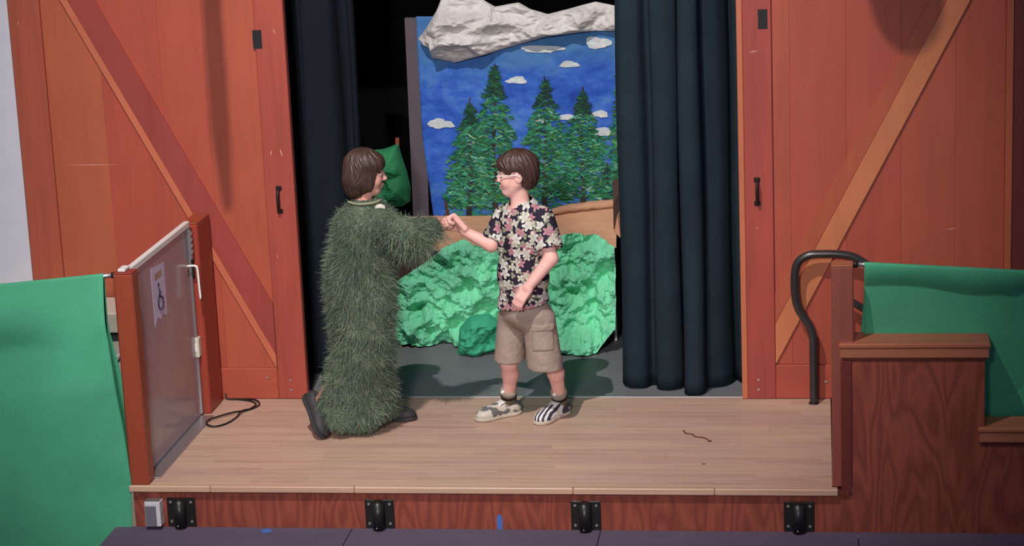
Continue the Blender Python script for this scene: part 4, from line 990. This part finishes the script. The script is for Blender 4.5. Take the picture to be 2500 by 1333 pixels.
# socks
MT['sock'] = plain('olive_sock', (104, 98, 80), 0.9, 0.1, scale=30); MT['sock_dark'] = plain('dark_sock_band', (40, 34, 34), 0.9, 0.1)
MT['sock_white'] = plain('sock_grey', (150, 142, 132), 0.9, 0.1)
def sock(kn, an, heel, toe):
    d = (kn - an) / np.linalg.norm(kn - an); r = 0.0345
    v = Vol(np.minimum(an, heel) - 0.12, np.maximum(an, heel) + 0.14, 0.004); v.cap(an + d * 0.055, an - d * 0.01, r + 0.004, r, 0.01); v.cap(an, heel + np.array([0, 0, 0.015]), r, 0.025, 0.015); v.cap(heel + np.array([0, 0, 0.02]), heel * 0.6 + toe * 0.4 + np.array([0, 0, 0.004]), 0.024, 0.018, 0.012)
    v.above(an + d * 0.058, -d); o = v.mesh('sock', MT['sock'], B, 1)
    cyl('sock_band', an + d * 0.020, an + d * 0.034, r + 0.0055, MT['sock_dark'], o, 24); cyl('sock_cuff', an + d * 0.0345, an + d * 0.060, r + 0.0055, MT['sock_white'], o, 24)
    t_ = toe - heel; t_[2] = 0; t_ /= np.linalg.norm(t_); p = an + d * 0.05 + t_ * 0.034
    bm = bmesh.new(); bmesh.ops.create_uvsphere(bm, u_segments=10, v_segments=8, radius=0.011); bmesh.ops.translate(bm, verts=bm.verts, vec=Vector(p)); from_bm('sock_emblem', bm, MT['white'], o, True)
sock(kn_r, an_r, hr_, tr); sock(kn_l, an_l, hl, tl)
def shoe_mat(name, kind):
    t = NT(name); co = t.coords()
    if kind == 'stripe':
        sp = t.n('ShaderNodeSeparateXYZ'); t.l(co, sp.inputs[0]); n_ = t.noise(co, 20, 2)
        a = t.math('ADD', t.math('MULTIPLY', sp.outputs[0], 300.0), t.math('ADD', t.math('MULTIPLY', sp.outputs[1], -110.0), t.math('MULTIPLY', n_, 3.0)))
        f = t.math('MULTIPLY_ADD', t.math('SINE', a), 0.5, 0.5)
        return t.out(t.ramp(f, [(0.45, lin((62, 62, 76))), (0.55, lin((226, 224, 220)))]), 0.5, 0.4)
    f = t.noise(co, 26, 1, 0.3); return t.out(t.ramp(f, [(0.50, lin((196, 190, 176))), (0.56, lin((106, 104, 104)))]), 0.5, 0.4)
MT['shoe_a'] = shoe_mat('grey_patch_trainer', 'patch'); MT['shoe_b'] = shoe_mat('striped_trainer', 'stripe'); MT['sole'] = plain('pale_sole', (196, 184, 168), 0.6)
MT['clog'] = plain('charcoal_clog', (56, 54, 58), 0.6, 0.35, var=0.1)
def shoe(heel, toe, mat, solemat, root, width=0.04, tongue=True, name='shoe'):
    h = np.array([heel[0], heel[1], 0.0]); t_ = np.array([toe[0], toe[1], 0.0]); f = t_ - h; L = np.linalg.norm(f); R = frame(f)
    c = lambda a, s, u: h + R[0] * a * L + R[1] * s + np.array([0, 0, u])
    v = Vol(np.minimum(h, t_) - np.array([0.09, 0.09, 0.02]), np.maximum(h, t_) + np.array([0.09, 0.09, 0.14]), 0.0038)
    v.ell(c(0.12, 0, 0.034), (0.045, width * 0.86, 0.036), R, 0.02); v.ell(c(0.45, 0, 0.032), (0.09, width * 0.92, 0.037), R, 0.03); v.ell(c(0.80, 0, 0.028), (0.058, width * 1.08, 0.030), R, 0.03)
    v.cap(c(0.34, 0, 0.044), c(0.58, 0, 0.046), 0.026, 0.021, 0.02); v.cap(c(0.08, 0, 0.045), c(0.12, 0, 0.054), 0.028, 0.026, 0.02)
    v.ell(c(0.22, 0, 0.090), (0.042, 0.028, 0.042), R, 0.006, 'd'); v.above((0, 0, 0.008), (0, 0, 1))
    up_ = v.mesh(name, mat, root, 1)
    v = Vol(np.minimum(h, t_) - np.array([0.09, 0.09, 0.02]), np.maximum(h, t_) + np.array([0.09, 0.09, 0.08]), 0.0038)
    v.ell(c(0.10, 0, 0.012), (0.045, width * 0.95, 0.03), R, 0.01); v.ell(c(0.48, 0, 0.012), (0.10, width * 0.95, 0.03), R, 0.03); v.ell(c(0.82, 0, 0.012), (0.060, width * 1.14, 0.03), R, 0.03)
    v.above((0, 0, 0.001), (0, 0, 1)); v.above((0, 0, 0.019), (0, 0, -1)); v.mesh('sole', solemat, up_, 1)
    if tongue:
        def tf(s, q): w_ = (s - 0.5) * 0.05; a = 0.30 + 0.24 * q; return tuple(c(a, w_, 0.074 - 0.008 * q * q - 14 * w_ * w_ * 0.6 + 0.01 * (1 - q)))
        grid_mesh('tongue', tf, 8, 6, MT['white'], up_, True, 0.006)
    return up_
shoe(SR[0], SR[1], MT['shoe_a'], MT['sole'], B); shoe(SL[0], SL[1], MT['shoe_b'], MT['sole'], B)
adopt(B); tag(B, 'boy in a dark floral shirt, khaki shorts and glasses, fist raised', 'person')

# ---------------- boy in the leafy suit
A = empty('person', PZ(900, 1030)); ya = 0.82
def ap(u, v, y=ya): return PY(u, v, y)
ha = ap(893, 421, 0.83); hfa = (0.975, 0.20, -0.10); HA = 0.93
s_n, e_n, w_n = ap(925, 540, 0.72), ap(998, 566, 0.73), ap(1052, 553, 0.83)
s_f, e_f, w_f = ap(915, 540, 0.92), ap(915, 640, 0.90), ap(912, 700, 0.88)
lo = np.array([0.58, 0.55, -0.01]); hi = np.array([1.45, 1.15, 1.45])
v = Vol(lo, hi, 0.0042); Ta, Ra = add_head(v, ha, hfa, HA)
v.cap(ap(885, 452, 0.83), ap(885, 520, 0.82), 0.042, 0.048, 0.02); v.ell(ap(890, 580), (0.10, 0.11, 0.16), None, 0.03); v.ell(ap(890, 690), (0.10, 0.11, 0.16), None, 0.03)
for a, b, c in ((s_n, e_n, w_n), (s_f, e_f, w_f)):
    v.cap(ap(888, 535, 0.82), a, 0.045, 0.04, 0.03); v.cap(a, b, 0.04, 0.032, 0.02); v.cap(b, c, 0.033, 0.023, 0.012)
fa, fh = PZ(975, 1025) + np.array([0, 0, 0.03]), PZ(925, 1026) + np.array([0, 0, 0.03]); ra_t, ra_h = PZ(783, 1062, 0.02), ap(762, 990, 0.76)
an_f = fh + np.array([0.02, 0.0, 0.075]); an_b = ap(782, 985, 0.77)
v.cap(ap(905, 760, 0.85), ap(925, 880, 0.88), 0.07, 0.05, 0.03); v.cap(ap(925, 880, 0.88), an_f, 0.045, 0.03, 0.02); v.cap(an_f, fa * 0.5 + fh * 0.5, 0.026, 0.016, 0.01)
v.cap(ap(870, 760, 0.79), ap(850, 880, 0.76), 0.07, 0.05, 0.03); v.cap(ap(850, 880, 0.76), an_b, 0.045, 0.032, 0.02); v.cap(an_b, ra_h, 0.032, 0.028, 0.02); v.cap(ra_h, ra_t * 0.5 + ra_h * 0.5, 0.026, 0.018, 0.01)
add_hand(v, w_n, ap(1090, 545, 0.875) - w_n, (0.15, 0.9, -0.3), -1, (1.2, 1.3, 0.9), 0.98)
add_hand(v, w_f, np.array([0.05, -0.02, -1.0]), (0, -1, 0), 1, (0.4, 0.5, 0.3), 0.95)
v.mesh('body', MT['skin2'], A, 1); face_bits(Ta, Ra, HA, A)
v = Vol(ha - 0.18, ha + 0.18, 0.0035); e = lambda p, r, kk=0.01, op='u': v.ell(Ta(*p), np.array(r) * HA, Ra, kk, op)
e((-0.014, 0, 0.038), (0.100, 0.090, 0.088), 0.01); e((-0.038, 0, -0.035), (0.080, 0.088, 0.085), 0.03); e((0.050, 0, 0.052), (0.042, 0.066, 0.040), 0.02); e((-0.045, 0, -0.095), (0.052, 0.066, 0.042), 0.02)
for s in (-1, 1): e((0.008, s * 0.062, -0.030), (0.040, 0.022, 0.062), 0.015)
e((0.108, 0, -0.055), (0.068, 0.05, 0.092), 0.006, 'd'); e((0.105, 0, -0.075), (0.065, 0.14, 0.085), 0.01, 'd'); e((0.055, 0, -0.135), (0.075, 0.14, 0.06), 0.01, 'd')
v.mesh('hair', MT['hair2'], A, 1, groove(Ta(-0.02, 0, 0.06), Ra, 0.003, 40))
# the suit
rowsA = [(484, 862, 922), (492, 850, 932), (505, 832, 945), (530, 820, 958), (560, 815, 962), (600, 808, 964), (650, 798, 962), (700, 800, 960), (760, 806, 958), (830, 816, 958), (880, 822, 955), (920, 820, 955), (960, 826, 955), (1000, 832, 950), (1040, 838, 925)]
tab = [(ap((l + r) / 2, v_)[2], ap(l, v_)[0], ap(r, v_)[0], {484: .06, 492: .075, 505: .10, 530: .125, 560: .135}.get(v_, .135)) for v_, l, r in rowsA][::-1]
zz = np.array([t[0] for t in tab]); xl_ = np.array([t[1] for t in tab]); xr_ = np.array([t[2] for t in tab]); ry_ = np.array([t[3] for t in tab])
v = Vol(lo, hi, 0.006); X, Y, Z = np.meshgrid(*v.ax, indexing='ij', sparse=True); zf = v.ax[2]
cx = (np.interp(zf, zz, xl_) + np.interp(zf, zz, xr_)) / 2; rx = (np.interp(zf, zz, xr_) - np.interp(zf, zz, xl_)) / 2; ry = np.interp(zf, zz, ry_)
d = (np.sqrt(((X - cx) / rx) ** 2 + ((Y - ya) / ry) ** 2) - 1) * np.minimum(rx, ry); d = np.maximum(d, np.maximum(zz[0] - Z, Z - zz[-1])); v.F = d.astype(np.float32)
v.cap(s_n, e_n, 0.066, 0.058, 0.04); v.cap(e_n, w_n - (w_n - e_n) * 0.02, 0.058, 0.046, 0.02); v.cap(s_f, e_f, 0.062, 0.05, 0.03)
v.ell(ap(1010, 595, 0.76), (0.085, 0.035, 0.045), None, 0.03)
v.cap(ap(848, 880, 0.79), ap(806, 985, 0.75), 0.075, 0.055, 0.04); v.cap(ap(806, 985, 0.75), ap(830, 1030, 0.70), 0.05, 0.05, 0.03); v.cap(ap(930, 940, 0.87), ap(945, 1000, 0.91), 0.06, 0.055, 0.03)
v.above((0, 0, 0.012), (0, 0, 1)); v.cap(ap(888, 470, 0.83), ap(888, 492, 0.83), 0.05, 0.05, 0.0, 'd')
MT['suit'] = plain('olive_mesh_suit', (84, 96, 80), 0.95, 0.05, var=0.35, scale=22)
suit = v.mesh('suit', MT['suit'], A, 2, wrinkle(0.016, 4.0))
def strands(src, n, name, parent, rs):
    me = src.data; me.calc_loop_triangles(); tri = np.array([t.vertices[:] for t in me.loop_triangles]); V = np.array([x.co[:] for x in me.vertices]); N = np.array([x.normal[:] for x in me.vertices])
    ar = np.linalg.norm(np.cross(V[tri[:, 1]] - V[tri[:, 0]], V[tri[:, 2]] - V[tri[:, 0]]), axis=1); ch = rs.choice(len(tri), n, p=ar / ar.sum()); w = rs.dirichlet((1, 1, 1), n)
    P_ = (V[tri[ch]] * w[:, :, None]).sum(1); Nn = (N[tri[ch]] * w[:, :, None]).sum(1); Nn /= np.linalg.norm(Nn, axis=1, keepdims=True) + 1e-9
    seg = 4; verts = np.zeros((n, seg + 1, 2, 3)); L = rs.uniform(0.02, 0.062, n); arm = (P_[:, 0] > ap(975, 600)[0]) & (Nn[:, 2] < 0.1); L[arm] *= rs.uniform(1.0, 2.2, arm.sum())
    L *= np.clip((P_[:, 2] - 0.008) / 0.10, 0.25, 1)
    sd = rs.normal(0, 1, (n, 3)); sd -= Nn * (sd * Nn).sum(1, keepdims=True); sd /= np.linalg.norm(sd, axis=1, keepdims=True); wd = rs.uniform(0.0006, 0.0017, n)
    d0 = Nn * 0.42 + rs.normal(0, 0.55, (n, 3)); d0[:, 2] -= 0.6; curl = rs.normal(0, 0.9, (n, 3)); p = P_ - Nn * 0.002
    top = np.clip((P_[:, 2] - 1.02) / 0.12, 0, 1); L *= 1 - 0.55 * top
    for k in range(seg + 1):
        wk = wd * (1 - 0.7 * k / seg); verts[:, k, 0] = p - sd * wk[:, None]; verts[:, k, 1] = p + sd * wk[:, None]
        d_ = d0 + curl * k / seg; d_[:, 2] -= 0.7 * k / seg; d_ /= np.linalg.norm(d_, axis=1, keepdims=True); p = p + d_ * (L / seg)[:, None]
    verts[..., 2] = np.maximum(verts[..., 2], 0.003); VV = verts.reshape(-1, 3); b = np.arange(n)[:, None] * 2 * (seg + 1)
    fs = np.concatenate([np.stack([b[:, 0] + 2 * k, b[:, 0] + 2 * k + 1, b[:, 0] + 2 * k + 3, b[:, 0] + 2 * k + 2], 1) for k in range(seg)])
    pal = np.array([lin(c) for c in ((104, 118, 98), (84, 106, 80), (116, 122, 98), (80, 96, 88), (104, 114, 110), (128, 128, 108), (86, 90, 70), (156, 156, 136), (66, 82, 66), (112, 104, 86))])
    lf = np.array([noise.noise(Vector((p_[0] * 9, p_[1] * 9, p_[2] * 5))) for p_ in P_]); cc = (1 + 0.45 * lf)[:, None] * pal[rs.choice(len(pal), n, p=(.16, .16, .13, .13, .12, .08, .08, .03, .07, .04))] * rs.uniform(1.0, 1.5, (n, 1)) * np.array([1.0, 1.06, 1.08])
    m = bpy.data.meshes.new(name); m.vertices.add(len(VV)); m.vertices.foreach_set('co', VV.astype(np.float32).ravel()); m.loops.add(4 * len(fs)); m.loops.foreach_set('vertex_index', fs.astype(np.int32).ravel())
    m.polygons.add(len(fs)); m.polygons.foreach_set('loop_start', np.arange(0, 4 * len(fs), 4, dtype=np.int32)); m.update(calc_edges=True)
    at = m.attributes.new('tint', 'FLOAT_COLOR', 'FACE'); fc_ = np.concatenate([np.tile(cc, (1, 1)) for k in range(seg)]); at.data.foreach_set('color', np.concatenate([fc_, np.ones((len(fc_), 1))], 1).astype(np.float32).ravel())
    o = link(name, m, MT['strand'], parent); o['kind'] = 'stuff'; return o
strands(suit, 60000, 'suit_strands', A, RNG)
MT['neckband'] = plain('pale_neckband', (150, 150, 124), 0.9, 0.1)
tube('neckband', [ap(850, 492, 0.76), ap(868, 498, 0.735), ap(892, 498, 0.73), ap(915, 494, 0.74), ap(930, 488, 0.78)], 0.005, MT['neckband'], A, 8, 5)
v = Vol(ap(928, 507, 0.70) - 0.06, ap(928, 507, 0.70) + 0.06, 0.003); v.ell(ap(928, 508, 0.715), (0.026, 0.012, 0.020), None, 0.0); v.mesh('pale_shoulder_patch', MT['cream'], A, 1)
# clogs
sf = shoe(PZ(908, 1026), PZ(1008, 1024), MT['clog'], MT['clog'], A, 0.042, False, 'clog')
L_ = 0.205; sb_ = shoe(np.array([0, 0, 0.0]), np.array([L_, 0, 0.0]), MT['clog'], MT['clog'], A, 0.042, False, 'clog')
toe_w = PZ(787, 1074); heel_w = ap(755, 992, 0.765); f_ = Vector(toe_w - heel_w).normalized(); side = Vector((0.86, -0.45, 0.1)); side = (side - f_ * side.dot(f_)).normalized(); up_ = f_.cross(side) * -1
# foot stands on its toe: local x runs heel to toe, local z is the instep side
inst = (Vector((0.80, -0.30, 0.45)) - f_ * Vector((0.80, -0.30, 0.45)).dot(f_)).normalized(); lat = inst.cross(f_)
Mx = Matrix((f_, lat, inst)).transposed().to_4x4()
bpy.context.view_layer.update()
off = Vector(toe_w) + Vector((0, 0, 0.012)) - (Mx @ Vector((L_ + 0.02, 0, 0)))
for o_ in [sb_] + list(sb_.children):
    o_.data.transform(Matrix.Translation(off) @ Mx); o_.data.update()
mz = min(x.co.z for o_ in [sb_] + list(sb_.children) for x in o_.data.vertices)
for o_ in [sb_] + list(sb_.children): o_.data.transform(Matrix.Translation((0, 0, -mz + 0.001)))
adopt(A); tag(A, 'boy in a shaggy green leafy suit and dark clogs reaching out his arm', 'person')
